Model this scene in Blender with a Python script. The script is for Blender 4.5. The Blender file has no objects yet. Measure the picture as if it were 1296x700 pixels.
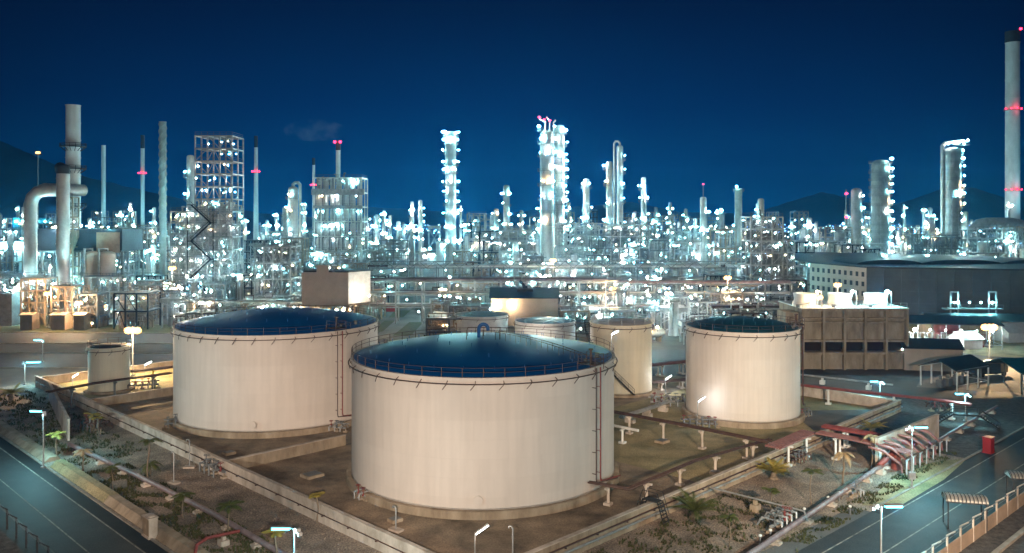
import bpy, math, random
from math import sin, cos, pi, radians, sqrt, atan2
from mathutils import Vector, Matrix

R = random.Random(7)
sc = bpy.context.scene
C = sc.collection

# ------------------------------------------------------------------ camera
F, HC, YH = 1050.0, 34.0, 275.0          # focal length in photo pixels, camera height, horizon row
cd = bpy.data.cameras.new("camera")
cam = bpy.data.objects.new("camera", cd)
C.objects.link(cam)
cam.location = (0, 0, HC)
cam.rotation_euler = (radians(90), 0, 0)
cd.sensor_width = 36.0
cd.lens = 36.0 * F / 1296.0
cd.shift_y = (YH - 350.0) / 1296.0
cd.clip_start = 0.5
cd.clip_end = 30000
sc.camera = cam

# ------------------------------------------------------------------ night sky
SUN_EL, SUN_AZ = radians(24), radians(200)
w = bpy.data.worlds.new("World")
sc.world = w
w.use_nodes = True
nt = w.node_tree
nt.nodes.clear()
out = nt.nodes.new("ShaderNodeOutputWorld")
bg = nt.nodes.new("ShaderNodeBackground")
bg2 = nt.nodes.new("ShaderNodeBackground")
add = nt.nodes.new("ShaderNodeAddShader")
sky = nt.nodes.new("ShaderNodeTexSky")
sky.sky_type = 'NISHITA'
sky.sun_disc = False
sky.sun_elevation = radians(-4)
sky.sun_rotation = SUN_AZ
tc = nt.nodes.new("ShaderNodeTexCoord")
sx = nt.nodes.new("ShaderNodeSeparateXYZ")
rp = nt.nodes.new("ShaderNodeValToRGB")
nt.links.new(tc.outputs["Generated"], sx.inputs[0])
nt.links.new(sx.outputs["Z"], rp.inputs[0])
cr = rp.color_ramp
cr.elements[0].position = 0.0
cr.elements[0].color = (0.0012, 0.036, 0.125, 1)
cr.elements[1].position = 1.0
cr.elements[1].color = (0.0004, 0.004, 0.020, 1)
for p, c in ((0.05, (0.0008, 0.034, 0.122, 1)), (0.13, (0.0006, 0.0145, 0.078, 1)), (0.26, (0.0006, 0.0040, 0.030, 1))):
    e = cr.elements.new(p)
    e.color = c
nt.links.new(rp.outputs[0], bg.inputs[0])
gl = nt.nodes.new("ShaderNodeMapRange")       # light dome of the plant: brighter towards +Y
gl.interpolation_type = 'SMOOTHSTEP'
gl.inputs[1].default_value = 0.74
gl.inputs[2].default_value = 1.0
gl.inputs[3].default_value = 0.45
gl.inputs[4].default_value = 1.12
nt.links.new(sx.outputs["Y"], gl.inputs[0])
nt.links.new(gl.outputs[0], bg.inputs[1])
nt.links.new(sky.outputs[0], bg2.inputs[0])
bg2.inputs[1].default_value = 0.02
nt.links.new(bg.outputs[0], add.inputs[0])
nt.links.new(bg2.outputs[0], add.inputs[1])
nt.links.new(add.outputs[0], out.inputs[0])

# ------------------------------------------------------------------ low warm sun lamp (night level)
sl = bpy.data.lights.new("sun", 'SUN')
sl.energy = 0.20
sl.angle = radians(3)
sl.color = (1.0, 0.84, 0.70)
so = bpy.data.objects.new("sun", sl)
C.objects.link(so)
so.rotation_euler = Vector((-0.30, -0.95, 0.62)).to_track_quat('Z', 'Y').to_euler()

vs = sc.view_settings
vs.view_transform = 'Standard'
vs.look = 'None'
vs.exposure = 0.0
vs.gamma = 1.0
vs.use_curve_mapping = False
sc.render.engine = 'CYCLES'
cy = sc.cycles
cy.use_denoising = True
cy.denoiser = 'OPENIMAGEDENOISE'
cy.max_bounces = 4
cy.diffuse_bounces = 2
cy.glossy_bounces = 2
cy.transmission_bounces = 2
cy.sample_clamp_indirect = 4.0
cy.sample_clamp_direct = 0.0
cy.use_light_tree = True
cy.caustics_reflective = False
cy.caustics_refractive = False


# ================================================================== helpers
def G(px, py, z=0.0):                      # point at height z seen at a photo pixel
    Y = F * (HC - z) / (py - YH)
    return ((px - 648.0) * Y / F, Y)


def PX(px, Y):
    return (px - 648.0) * Y / F


def PZ(py, Y):
    return HC - (py - YH) * Y / F


S2 = sqrt(2.0)


def W(u, v):                               # plant grid (45 degrees to the view)
    return ((u - v) / S2, (u + v) / S2)


class MB:
    def __init__(s):
        s.v, s.f, s.m, s.s = [], [], [], []
        s.mi = 0

    def _add(s, vs_, fs, smooth=False):
        o = len(s.v)
        s.v.extend(vs_)
        for f in fs:
            s.f.append(tuple(i + o for i in f))
            s.m.append(s.mi)
            s.s.append(smooth)

    def box(s, c, d, rz=0.0, tilt=None):
        hx, hy, hz = d[0] / 2, d[1] / 2, d[2] / 2
        cr_, sr = cos(rz), sin(rz)
        vs_ = []
        for x, y, z in ((-1, -1, -1), (1, -1, -1), (1, 1, -1), (-1, 1, -1), (-1, -1, 1), (1, -1, 1), (1, 1, 1), (-1, 1, 1)):
            X, Y, Z = x * hx, y * hy, z * hz
            vs_.append((c[0] + X * cr_ - Y * sr, c[1] + X * sr + Y * cr_, c[2] + Z))
        s._add(vs_, ((0, 3, 2, 1), (4, 5, 6, 7), (0, 1, 5, 4), (1, 2, 6, 5), (2, 3, 7, 6), (3, 0, 4, 7)))
        return s

    def beam(s, p, q, a, b=None):
        b = b or a
        p, q = Vector(p), Vector(q)
        d = (q - p)
        if d.length < 1e-6:
            return s
        d.normalize()
        up = Vector((0, 0, 1)) if abs(d.z) < 0.95 else Vector((0, 1, 0))
        x = d.cross(up).normalized() * a / 2
        y = x.cross(d).normalized() * b / 2
        vs_ = [tuple(e + i * x + j * y) for e in (p, q) for i, j in ((-1, -1), (1, -1), (1, 1), (-1, 1))]
        s._add(vs_, ((3, 2, 1, 0), (4, 5, 6, 7), (0, 1, 5, 4), (1, 2, 6, 5), (2, 3, 7, 6), (3, 0, 4, 7)))
        return s

    def tube(s, p, q, r, n=8, r2=None, caps=True):
        r2 = r if r2 is None else r2
        p, q = Vector(p), Vector(q)
        d = q - p
        if d.length < 1e-6:
            return s
        d.normalize()
        up = Vector((0, 0, 1)) if abs(d.z) < 0.95 else Vector((1, 0, 0))
        x = d.cross(up).normalized()
        y = x.cross(d).normalized()
        ring = [(cos(2 * pi * i / n), sin(2 * pi * i / n)) for i in range(n)]
        A = [tuple(p + (x * a + y * b) * r) for a, b in ring]
        B = [tuple(q + (x * a + y * b) * r2) for a, b in ring]
        s._add(A + B, [(i, i + n, (i + 1) % n + n, (i + 1) % n) for i in range(n)], True)
        if caps:
            s._add(A, [tuple(range(n))])
            s._add(B, [tuple(range(n - 1, -1, -1))])
        return s

    def path(s, pts, r, n=8):
        pts = [Vector(p) for p in pts]
        k = len(pts)
        if k < 2:
            return s
        vs_ = []
        up0 = None
        for i, p in enumerate(pts):
            a = (pts[i] - pts[i - 1]).normalized() if i else None
            b = (pts[i + 1] - pts[i]).normalized() if i < k - 1 else None
            d = ((a or b) + (b or a))
            if d.length < 1e-5:
                d = a
            d.normalize()
            if up0 is None:
                up0 = Vector((0, 0, 1)) if abs(d.z) < 0.9 else Vector((0, 1, 0))
            x = up0 - d * up0.dot(d)
            if x.length < 1e-4:
                x = Vector((1, 0, 0)) - d * d.x
            x.normalize()
            up0 = x
            y = d.cross(x)
            m = 1.0
            if a is not None and b is not None:
                m = 1.0 / max(0.5, sqrt(max(0.0, (1 + a.dot(b)) / 2)))
            for j in range(n):
                t = 2 * pi * j / n
                vs_.append(tuple(p + (x * cos(t) + y * sin(t)) * r * m))
        fs = []
        for i in range(k - 1):
            for j in range(n):
                fs.append((i * n + j, i * n + (j + 1) % n, (i + 1) * n + (j + 1) % n, (i + 1) * n + j))
        s._add(vs_, fs, True)
        s._add(vs_[:n], [tuple(range(n - 1, -1, -1))])
        s._add(vs_[-n:], [tuple(range(n))])
        return s

    def lathe(s, prof, n=24, c=(0, 0), smooth=True):
        # every profile segment gets its own vertices so that corners stay crisp
        for (r0, z0), (r1, z1) in zip(prof[:-1], prof[1:]):
            A = [(c[0] + r0 * cos(2 * pi * i / n), c[1] + r0 * sin(2 * pi * i / n), z0) for i in range(n)]
            B = [(c[0] + r1 * cos(2 * pi * i / n), c[1] + r1 * sin(2 * pi * i / n), z1) for i in range(n)]
            if r0 < 1e-6 and r1 < 1e-6:
                continue
            if r1 < 1e-6:
                s._add(A + [(c[0], c[1], z1)], [(i, (i + 1) % n, n) for i in range(n)], smooth)
            elif r0 < 1e-6:
                s._add(B + [(c[0], c[1], z0)], [((i + 1) % n, i, n) for i in range(n)], smooth)
            else:
                s._add(A + B, [(i, (i + 1) % n, (i + 1) % n + n, i + n) for i in range(n)], smooth)
        return s

    def rev(s, prof, n=24, c=(0, 0)):          # smooth revolved skin (shared vertices)
        vs_, fs = [], []
        for r, z in prof:
            for i in range(n):
                vs_.append((c[0] + r * cos(2 * pi * i / n), c[1] + r * sin(2 * pi * i / n), z))
        for k in range(len(prof) - 1):
            for i in range(n):
                fs.append((k * n + i, k * n + (i + 1) % n, (k + 1) * n + (i + 1) % n, (k + 1) * n + i))
        s._add(vs_, fs, True)
        return s

    def ring(s, R_, z, r, n=48, m=6, a0=0.0, a1=2 * pi, c=(0, 0)):
        closed = abs(a1 - a0 - 2 * pi) < 1e-6
        k = n if closed else n + 1
        vs_, fs = [], []
        for i in range(k):
            t = a0 + (a1 - a0) * i / n
            for j in range(m):
                q = 2 * pi * j / m
                rr = R_ + r * cos(q)
                vs_.append((c[0] + rr * cos(t), c[1] + rr * sin(t), z + r * sin(q)))
        for i in range(n):
            i2 = (i + 1) % k
            for j in range(m):
                fs.append((i * m + j, i2 * m + j, i2 * m + (j + 1) % m, i * m + (j + 1) % m))
        s._add(vs_, fs, True)
        return s

    def annulus(s, r0, r1, z, t, n=24, a0=0.0, a1=2 * pi, c=(0, 0)):
        N = n
        for i in range(N):
            p, q = a0 + (a1 - a0) * i / N, a0 + (a1 - a0) * (i + 1) / N
            P = [(c[0] + r * cos(a), c[1] + r * sin(a), zz) for zz in (z, z + t) for r, a in ((r0, p), (r1, p), (r1, q), (r0, q))]
            s._add(P, ((3, 2, 1, 0), (4, 5, 6, 7), (0, 1, 5, 4), (1, 2, 6, 5), (2, 3, 7, 6), (3, 0, 4, 7)))
        return s

    def prism(s, poly, z0, z1):
        n = len(poly)
        A = [(x, y, z0) for x, y in poly]
        B = [(x, y, z1) for x, y in poly]
        s._add(A + B, [(i, (i + 1) % n, (i + 1) % n + n, i + n) for i in range(n)] + [tuple(range(n - 1, -1, -1)), tuple(range(n, 2 * n))])
        return s

    def face(s, pts, smooth=False):
        s._add([tuple(p) for p in pts], [tuple(range(len(pts)))], smooth)
        return s

    def drum(s, p, q, r, n=16):               # horizontal or vertical vessel with dished ends
        p, q = Vector(p), Vector(q)
        d = (q - p).normalized()
        s.tube(p, q, r, n, caps=False)
        for a, e in ((p, -d), (q, d)):
            prev, pr = a, r
            for t in (0.35, 0.7, 0.92):
                c_ = a + e * (r * 0.5 * t)
                rr = r * sqrt(max(0.0, 1 - t * t))
                s.tube(prev, c_, pr, n, rr, caps=False)
                prev, pr = c_, rr
            s.tube(prev, a + e * (r * 0.5), pr, n, 0.01, caps=False)
        return s

    def data(s, name, mats):
        me = bpy.data.meshes.new(name)
        me.from_pydata(s.v, [], s.f)
        for m in (mats if isinstance(mats, (list, tuple)) else [mats]):
            me.materials.append(m)
        me.polygons.foreach_set("material_index", s.m)
        me.polygons.foreach_set("use_smooth", s.s)
        me.update()
        return me


def obj(name, mb, mats, parent=None, loc=None, rz=0.0):
    me = mb.data(name, mats) if isinstance(mb, MB) else mb
    o = bpy.data.objects.new(name, me)
    C.objects.link(o)
    if parent is not None:
        o.parent = parent
    if loc is not None:
        o.location = loc
    if rz:
        o.rotation_euler = (0, 0, rz)
    return o


def tag(o, label, cat, group=None, kind=None):
    o["label"] = label
    o["category"] = cat
    if group:
        o["group"] = group
    if kind:
        o["kind"] = kind
    return o


def thing(name, label, cat, loc, rz=0.0, group=None):
    o = bpy.data.objects.new(name, None)
    C.objects.link(o)
    o.empty_display_size = 0.5
    o.location = (loc[0], loc[1], loc[2] if len(loc) > 2 else 0.0)
    o.rotation_euler = (0, 0, rz)
    return tag(o, label, cat, group)


def struct(name, mb, m, label=None):
    o = obj(name, mb, m)
    o["kind"] = "structure"
    if label:
        o["label"] = label
    return o


def dup(root, loc, rz, label, group=None):
    r = root.copy()
    C.objects.link(r)
    r.location = (loc[0], loc[1], loc[2] if len(loc) > 2 else 0.0)
    r.rotation_euler = (0, 0, rz)
    r["label"] = label
    if group:
        r["group"] = group
    for ch in list(root.children):
        c = ch.copy()
        C.objects.link(c)
        c.parent = r
        for g in list(ch.children):
            d = g.copy()
            C.objects.link(d)
            d.parent = c
    return r


# ------------------------------------------------------------------ materials
def mat(name, col, rough=0.6, metal=0.0, var=0.25, scale=0.5, col2=None, bump=0.0, streak=0.0, spec=0.5, fine=0.0):
    m = bpy.data.materials.new(name)
    m.use_nodes = True
    t = m.node_tree
    b = t.nodes["Principled BSDF"]
    b.inputs["Roughness"].default_value = rough
    b.inputs["Metallic"].default_value = metal
    b.inputs["Specular IOR Level"].default_value = spec
    tcn = t.nodes.new("ShaderNodeTexCoord")
    mp = t.nodes.new("ShaderNodeMapping")
    mp.inputs["Scale"].default_value = (1, 1, 1 - 0.9 * streak)
    t.links.new(tcn.outputs["Object"], mp.inputs[0])
    n = t.nodes.new("ShaderNodeTexNoise")
    n.inputs["Scale"].default_value = scale
    n.inputs["Detail"].default_value = 7
    n.inputs["Roughness"].default_value = 0.65
    t.links.new(mp.outputs[0], n.inputs[0])
    r = t.nodes.new("ShaderNodeValToRGB")
    r.color_ramp.elements[0].position = 0.33
    r.color_ramp.elements[1].position = 0.67
    c2 = col2 or tuple(c * (1 - var) for c in col)
    c1 = col if col2 else tuple(min(1, c * (1 + var * 0.3)) for c in col)
    r.color_ramp.elements[0].color = (*c2, 1)
    r.color_ramp.elements[1].color = (*c1, 1)
    t.links.new(n.outputs[0], r.inputs[0])
    last = r.outputs[0]
    if fine:
        n2 = t.nodes.new("ShaderNodeTexNoise")
        n2.inputs["Scale"].default_value = max(5.0, scale * 14)
        n2.inputs["Detail"].default_value = 6
        t.links.new(tcn.outputs["Object"], n2.inputs[0])
        mr = t.nodes.new("ShaderNodeMapRange")
        mr.inputs[1].default_value = 0.3
        mr.inputs[2].default_value = 0.7
        mr.inputs[3].default_value = 1 - fine
        mr.inputs[4].default_value = 1 + fine * 0.6
        t.links.new(n2.outputs[0], mr.inputs[0])
        mx = t.nodes.new("ShaderNodeVectorMath")
        mx.operation = 'SCALE'
        t.links.new(last, mx.inputs[0])
        t.links.new(mr.outputs[0], mx.inputs["Scale"])
        last = mx.outputs[0]
    t.links.new(last, b.inputs["Base Color"])
    if bump:
        bp = t.nodes.new("ShaderNodeBump")
        bp.inputs["Strength"].default_value = bump
        bp.inputs["Distance"].default_value = 0.05
        n3 = t.nodes.new("ShaderNodeTexNoise")
        n3.inputs["Scale"].default_value = scale * 8
        n3.inputs["Detail"].default_value = 5
        t.links.new(tcn.outputs["Object"], n3.inputs[0])
        t.links.new(n3.outputs[0], bp.inputs["Height"])
        t.links.new(bp.outputs[0], b.inputs["Normal"])
    return m


def tankmat(name, col, R_, seam=0.945, course=2.2):
    """painted steel plate: faint weld seams, rain streaks"""
    m = mat(name, col, 0.55, 0.0, 0.08, 0.16, streak=0.5)
    t = m.node_tree
    b = t.nodes["Principled BSDF"]
    src = b.inputs["Base Color"].links[0].from_socket
    tcn = t.nodes["Texture Coordinate"]
    sp = t.nodes.new("ShaderNodeSeparateXYZ")
    t.links.new(tcn.outputs["Object"], sp.inputs[0])
    at = t.nodes.new("ShaderNodeMath")
    at.operation = 'ARCTAN2'
    t.links.new(sp.outputs[1], at.inputs[0])
    t.links.new(sp.outputs[0], at.inputs[1])
    mu = t.nodes.new("ShaderNodeMath")
    mu.operation = 'MULTIPLY'
    t.links.new(at.outputs[0], mu.inputs[0])
    mu.inputs[1].default_value = R_
    cb = t.nodes.new("ShaderNodeCombineXYZ")
    t.links.new(mu.outputs[0], cb.inputs[0])
    t.links.new(sp.outputs[2], cb.inputs[1])
    br = t.nodes.new("ShaderNodeTexBrick")
    br.inputs["Scale"].default_value = 1.0
    br.inputs["Brick Width"].default_value = 8.0
    br.inputs["Row Height"].default_value = course
    br.inputs["Mortar Size"].default_value = 0.05
    br.inputs["Mortar Smooth"].default_value = 0.6
    br.inputs["Color1"].default_value = (1, 1, 1, 1)
    br.inputs["Color2"].default_value = (0.955, 0.95, 0.945, 1)
    br.inputs["Mortar"].default_value = (seam, seam, seam, 1)
    t.links.new(cb.outputs[0], br.inputs[0])
    mx = t.nodes.new("ShaderNodeMix")
    mx.data_type = 'RGBA'
    mx.blend_type = 'MULTIPLY'
    mx.inputs[0].default_value = 1.0
    t.links.new(src, mx.inputs[6])
    t.links.new(br.outputs[0], mx.inputs[7])
    # rain streaks: noise stretched in z over the angle
    cb2 = t.nodes.new("ShaderNodeCombineXYZ")
    t.links.new(mu.outputs[0], cb2.inputs[0])
    mz = t.nodes.new("ShaderNodeMath")
    mz.operation = 'MULTIPLY'
    mz.inputs[1].default_value = 0.06
    t.links.new(sp.outputs[2], mz.inputs[0])
    t.links.new(mz.outputs[0], cb2.inputs[1])
    nz = t.nodes.new("ShaderNodeTexNoise")
    nz.inputs["Scale"].default_value = 1.3
    nz.inputs["Detail"].default_value = 5
    t.links.new(cb2.outputs[0], nz.inputs[0])
    mr = t.nodes.new("ShaderNodeMapRange")
    mr.inputs[1].default_value = 0.35
    mr.inputs[2].default_value = 0.62
    mr.inputs[3].default_value = 0.925
    mr.inputs[4].default_value = 1.0
    t.links.new(nz.outputs[0], mr.inputs[0])
    sc_ = t.nodes.new("ShaderNodeVectorMath")
    sc_.operation = 'SCALE'
    t.links.new(mx.outputs[2], sc_.inputs[0])
    t.links.new(mr.outputs[0], sc_.inputs["Scale"])
    t.links.new(sc_.outputs[0], b.inputs["Base Color"])
    return m


def emit(name, col, s):
    m = bpy.data.materials.new(name)
    m.use_nodes = True
    t = m.node_tree
    t.nodes.clear()
    o = t.nodes.new("ShaderNodeOutputMaterial")
    e = t.nodes.new("ShaderNodeEmission")
    e.inputs[0].default_value = (*col, 1)
    e.inputs[1].default_value = s
    t.links.new(e.outputs[0], o.inputs[0])
    return m


M = dict(
    soil=mat("brown_gravel", (0.42, 0.33, 0.26), 0.95, 0, 0.5, 0.30, (0.17, 0.13, 0.10), 0.8, fine=0.75),
    ground=mat("plant_ground", (0.16, 0.145, 0.125), 0.9, 0, 0.5, 0.06, (0.06, 0.055, 0.05), 0.2, fine=0.3),
    yard=mat("stained_concrete", (0.38, 0.29, 0.20), 0.85, 0, 0.5, 0.17, (0.085, 0.065, 0.048), 0.3, fine=0.35),
    moss=mat("mossy_concrete", (0.46, 0.37, 0.20), 0.9, 0, 0.5, 0.16, (0.16, 0.15, 0.07), 0.3, fine=0.4),
    asphalt=mat("asphalt", (0.046, 0.05, 0.052), 0.7, 0, 0.3, 0.45, (0.028, 0.031, 0.033), 0.2, fine=0.45),
    shoulder=mat('unlit_shoulder', (0.022, 0.024, 0.026), 0.8, 0, 0.4, 0.5, (0.012, 0.013, 0.014), 0.2, fine=0.4),  # asphalt made darker: the strip's lack of light put into its colour
    pale_asphalt=mat("worn_asphalt", (0.17, 0.165, 0.16), 0.8, 0, 0.3, 0.12, (0.09, 0.088, 0.085), 0.1, fine=0.2),
    gravel=mat("dark_gravel", (0.13, 0.125, 0.12), 0.95, 0, 0.5, 1.2, (0.035, 0.035, 0.035), 0.8, fine=0.7),
    line=mat("worn_paint", (0.40, 0.37, 0.32), 0.8, 0, 0.4, 1.1, (0.10, 0.095, 0.085)),
    concrete=mat("concrete", (0.62, 0.54, 0.47), 0.85, 0, 0.4, 0.4, (0.30, 0.25, 0.20), 0.3, streak=0.5),
    dirty=mat("dirty_concrete", (0.42, 0.34, 0.25), 0.9, 0, 0.4, 0.5, (0.20, 0.15, 0.10), 0.3, streak=0.75),
    tankA=tankmat("cream_tank_paint", (0.74, 0.67, 0.61), 17.5),
    tankB=tankmat("cream_tank_paint_yellowed", (0.70, 0.64, 0.50), 9.0),
    dome=mat("blue_roof_paint", (0.004, 0.125, 0.42), 0.38, 0, 0.35, 0.12, (0.003, 0.095, 0.33)),
    teal=mat("teal_roof_paint", (0.015, 0.13, 0.19), 0.4, 0, 0.35, 0.3, (0.01, 0.06, 0.085)),
    rust=mat("brown_pipe_paint", (0.10, 0.06, 0.05), 0.6, 0.2, 0.4, 1.2),
    red=mat("red_pipe_paint", (0.24, 0.055, 0.048), 0.55, 0, 0.4, 1.0),
    pink=mat("faded_red_pipe_paint", (0.30, 0.14, 0.125), 0.6, 0, 0.4, 1.2, (0.18, 0.075, 0.07)),
    purple=mat("weathered_pipe_paint", (0.36, 0.29, 0.29), 0.5, 0.2, 0.4, 0.8, (0.20, 0.14, 0.15)),
    white=mat("white_paint", (0.72, 0.72, 0.70), 0.5, 0, 0.2, 0.6),
    galv=mat("galvanised_steel", (0.40, 0.41, 0.41), 0.45, 0.4, 0.35, 0.9),
    steel=mat("grey_steel", (0.19, 0.20, 0.205), 0.55, 0.3, 0.35, 0.8),
    dark=mat("dark_steel", (0.04, 0.042, 0.045), 0.85, 0.2, 0.4, 1.2),
    silver=mat("insulated_vessel_cladding", (0.52, 0.51, 0.49), 0.42, 0.35, 0.28, 0.35, streak=0.4),
    silver2=mat("dull_aluminium_cladding", (0.34, 0.33, 0.31), 0.5, 0.3, 0.35, 0.35, streak=0.4),
    beige=mat("beige_cladding", (0.46, 0.39, 0.32), 0.7, 0, 0.14, 0.3),
    stackw=mat("stack_paint", (0.62, 0.64, 0.64), 0.55, 0, 0.25, 0.12, streak=0.6),
    lawn=mat('lit_lawn', (0.10, 0.10, 0.03), 0.95, 0, 0.4, 0.2),
    navy=mat("dark_blue_cladding", (0.035, 0.06, 0.085), 0.6, 0, 0.3, 0.2),
    ware=mat("dark_grey_cladding", (0.09, 0.10, 0.10), 0.7, 0, 0.35, 0.08, streak=0.3),
    roof=mat("dark_roof_sheet", (0.035, 0.045, 0.052), 0.5, 0.1, 0.35, 0.3),
    brick=mat("brown_duct_cladding", (0.36, 0.27, 0.20), 0.7, 0, 0.3, 0.4),
    hill=mat("dark_hillside", (0.022, 0.032, 0.036), 1.0, 0, 0.5, 0.004),
    leaf=mat("palm_leaf", (0.085, 0.10, 0.025), 0.6, 0, 0.4, 1.5, (0.05, 0.065, 0.015)),
    leafy=mat("yellowed_palm_leaf", (0.36, 0.27, 0.06), 0.6, 0, 0.3, 1.5, (0.20, 0.17, 0.03)),
    leafp=mat("pale_dry_palm_leaf", (0.48, 0.37, 0.22), 0.7, 0, 0.3, 1.5, (0.33, 0.24, 0.12)),
    bark=mat("palm_bark", (0.22, 0.17, 0.12), 0.9, 0, 0.5, 3.0, bump=0.5),
    grass=mat("dry_grass", (0.075, 0.075, 0.022), 0.9, 0, 0.5, 0.6, (0.035, 0.042, 0.014)),
    glass=mat("dark_window", (0.03, 0.035, 0.04), 0.7, 0, 0.1, 1),
    redbox=mat("red_enamel", (0.30, 0.015, 0.02), 0.45, 0, 0.2, 1),
    yellow=mat("yellow_lit_post", (0.55, 0.42, 0.06), 0.5, 0, 0.3, 1),  # yellow light on the posts put into their colour
    kerb=mat("kerb_stone", (0.36, 0.33, 0.29), 0.9, 0, 0.4, 0.8, (0.2, 0.18, 0.15)),
    L_teal=emit("lamp_glow_teal", (0.32, 0.94, 1.0), 980),
    L_white=emit("lamp_glow_white", (0.80, 0.98, 1.0), 900),
    L_warm=emit("lamp_glow_warm", (1.0, 0.66, 0.34), 600),
    L_red=emit("lamp_glow_red", (1.0, 0.02, 0.06), 14),
    L_blue=emit("lamp_glow_blue", (0.12, 0.35, 1.0), 10),
    L_tube=emit("street_lamp_tube", (0.10, 0.80, 1.0), 11),
    L_tubew=emit("flood_tube", (0.9, 0.98, 1.0), 30),
    L_far=emit("far_lamp", (0.5, 0.95, 1.0), 6),
    L_sod=emit("sodium_flood_glow", (1.0, 0.52, 0.16), 5.5),
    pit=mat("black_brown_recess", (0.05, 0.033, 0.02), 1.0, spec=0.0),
)

# ------------------------------------------------------------------ lamp fittings shared by the plant
_cache = {}


def blob(mb, c, r, sq=0.8):
    n = 6
    prof = [(-1, 0.0), (-0.6, 0.8), (0.0, 1.0), (0.6, 0.8), (1, 0.0)]
    mb.rev([(max(0.001, r * b), c[2] + r * sq * a) for a, b in prof], n, (c[0], c[1]))


def lampmesh(kind, r):
    k = (kind, round(r, 2))
    if k not in _cache:
        mb = MB()
        blob(mb, (0, 0, 0), r)
        mb.mi = 1
        mb.beam((0, 0, -r * 0.8 - 1.0), (0, 0, -r * 0.8), 0.12)
        _cache[k] = mb.data("lamp", [M[kind], M['steel']])
    return _cache[k]


def lamp(parent, p, r=0.4, kind=None):
    if kind is None and parent is not None and parent.location.y < 305 and parent.location.z < 30:
        kind = R.choices(('L_teal', 'L_white', 'L_warm'), (0.30, 0.42, 0.28))[0]
    if kind is None:
        kind = R.choices(('L_teal', 'L_white', 'L_warm'), (0.60, 0.28, 0.12))[0]
    r = round(r * R.choice((0.5, 0.65, 0.8, 1.0, 1.0, 1.5)), 2)
    return obj("lamp", lampmesh(kind, r), None, parent, p)


def pointlight(name, loc, power, col, radius=0.3, spot=None, target=None, blend=0.6):
    ld = bpy.data.lights.new(name, 'SPOT' if spot else 'POINT')
    ld.energy = power
    ld.color = col
    ld.shadow_soft_size = radius
    if spot:
        ld.spot_size = radians(spot)
        ld.spot_blend = blend
    o = bpy.data.objects.new(name, ld)
    C.objects.link(o)
    o.location = loc
    if target is not None:
        o.rotation_euler = (Vector(loc) - Vector(target)).to_track_quat('Z', 'Y').to_euler()
    return o


WARM = (1.0, 0.775, 0.595)
TEAL = (0.35, 0.90, 1.0)
HAZE_D, HAZE_G = 0.00013, 0.8

# ================================================================== GROUND AND ROADS
def quadsheet(pts, z):
    mb = MB()
    mb.face([(x, y, z) for x, y in pts])
    return mb


def uvrect(u0, u1, v0, v1, z):
    return quadsheet([W(u0, v0), W(u1, v0), W(u1, v1), W(u0, v1)], z)


struct("ground", quadsheet([(-4400, -350), (4400, -350), (4400, 5300), (-4400, 5300)], 0.0), M['ground'])
struct("soil_left", uvrect(35.2, 50.2, -10, 190, 0.006), M['soil'])
struct("soil_right", quadsheet([W(50.2, 42.6 - .041 * 50), W(128, 42.6 - .041 * 128), W(128, 54.6), W(50.2, 54.6)], 0.006), M['soil'])
struct("gravel_right", quadsheet([W(128, 42.6 - .041 * 128), W(230, 42.6 - .041 * 230), W(230, 60), W(128, 60)], 0.007), M['gravel'])
struct("tank_yard", uvrect(50.6, 151, 54.8, 105, 0.010), M['yard'])
struct("tank_yard_left", uvrect(50.6, 110, 105.4, 158, 0.010), M['yard'])
struct("moss_yard", uvrect(92, 150.6, 55.2, 92, 0.016), M['moss'])
struct("moss_yard_left", uvrect(50.6, 90, 158.4, 186, 0.010), M['moss'])
# left road
struct("road_left", uvrect(24.5, 34.8, -30, 330, 0.012), M['asphalt'])
for i, u in enumerate((29.1, 33.1)):
    struct("road_line_left", uvrect(u - 0.08, u + 0.08, -30, 330, 0.018), M['line'])
struct("road_shoulder_left", uvrect(33.25, 34.8, -30, 330, 0.017), M['shoulder'])
struct("verge_left", uvrect(8, 24.5, -30, 330, 0.010), M['gravel'])
mb = MB()
a, b = W(35.0, -30), W(35.0, 330)
mb.beam((a[0], a[1], 0.06), (b[0], b[1], 0.06), 0.3, 0.14)
struct("kerb_left", mb, M['kerb'])


# right road (slightly off the grid)
def RR(u, o):                              # o = offset in v
    return W(u, o - 0.041 * u)


struct("road_right", quadsheet([RR(20, 32.5), RR(330, 32.5), RR(330, 42.4), RR(20, 42.4)], 0.014), M['asphalt'])
struct("road_shoulder_right", quadsheet([RR(97, 40.65), RR(330, 40.65), RR(330, 42.4), RR(97, 42.4)], 0.019), M['shoulder'])
for o_ in (36.3, 40.5):
    struct("road_line_right", quadsheet([RR(20, o_ - .08), RR(330, o_ - .08), RR(330, o_ + .08), RR(20, o_ + .08)], 0.020), M['line'])
mb = MB()
a, b = RR(97, 42.6), RR(330, 42.6)
mb.beam((a[0], a[1], 0.06), (b[0], b[1], 0.06), 0.3, 0.14)
struct("kerb_right", mb, M['kerb'])
struct("apron_right", quadsheet([RR(58, 42.4), RR(97, 42.4), RR(97, 44.6), RR(58, 45.0)], 0.022), M['pale_asphalt'])
struct("pavement_right", quadsheet([G(1090, 640), G(1130, 607), G(1180, 585), G(1225, 580), G(1195, 607), G(1140, 640)], 0.024), M['moss'])
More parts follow.
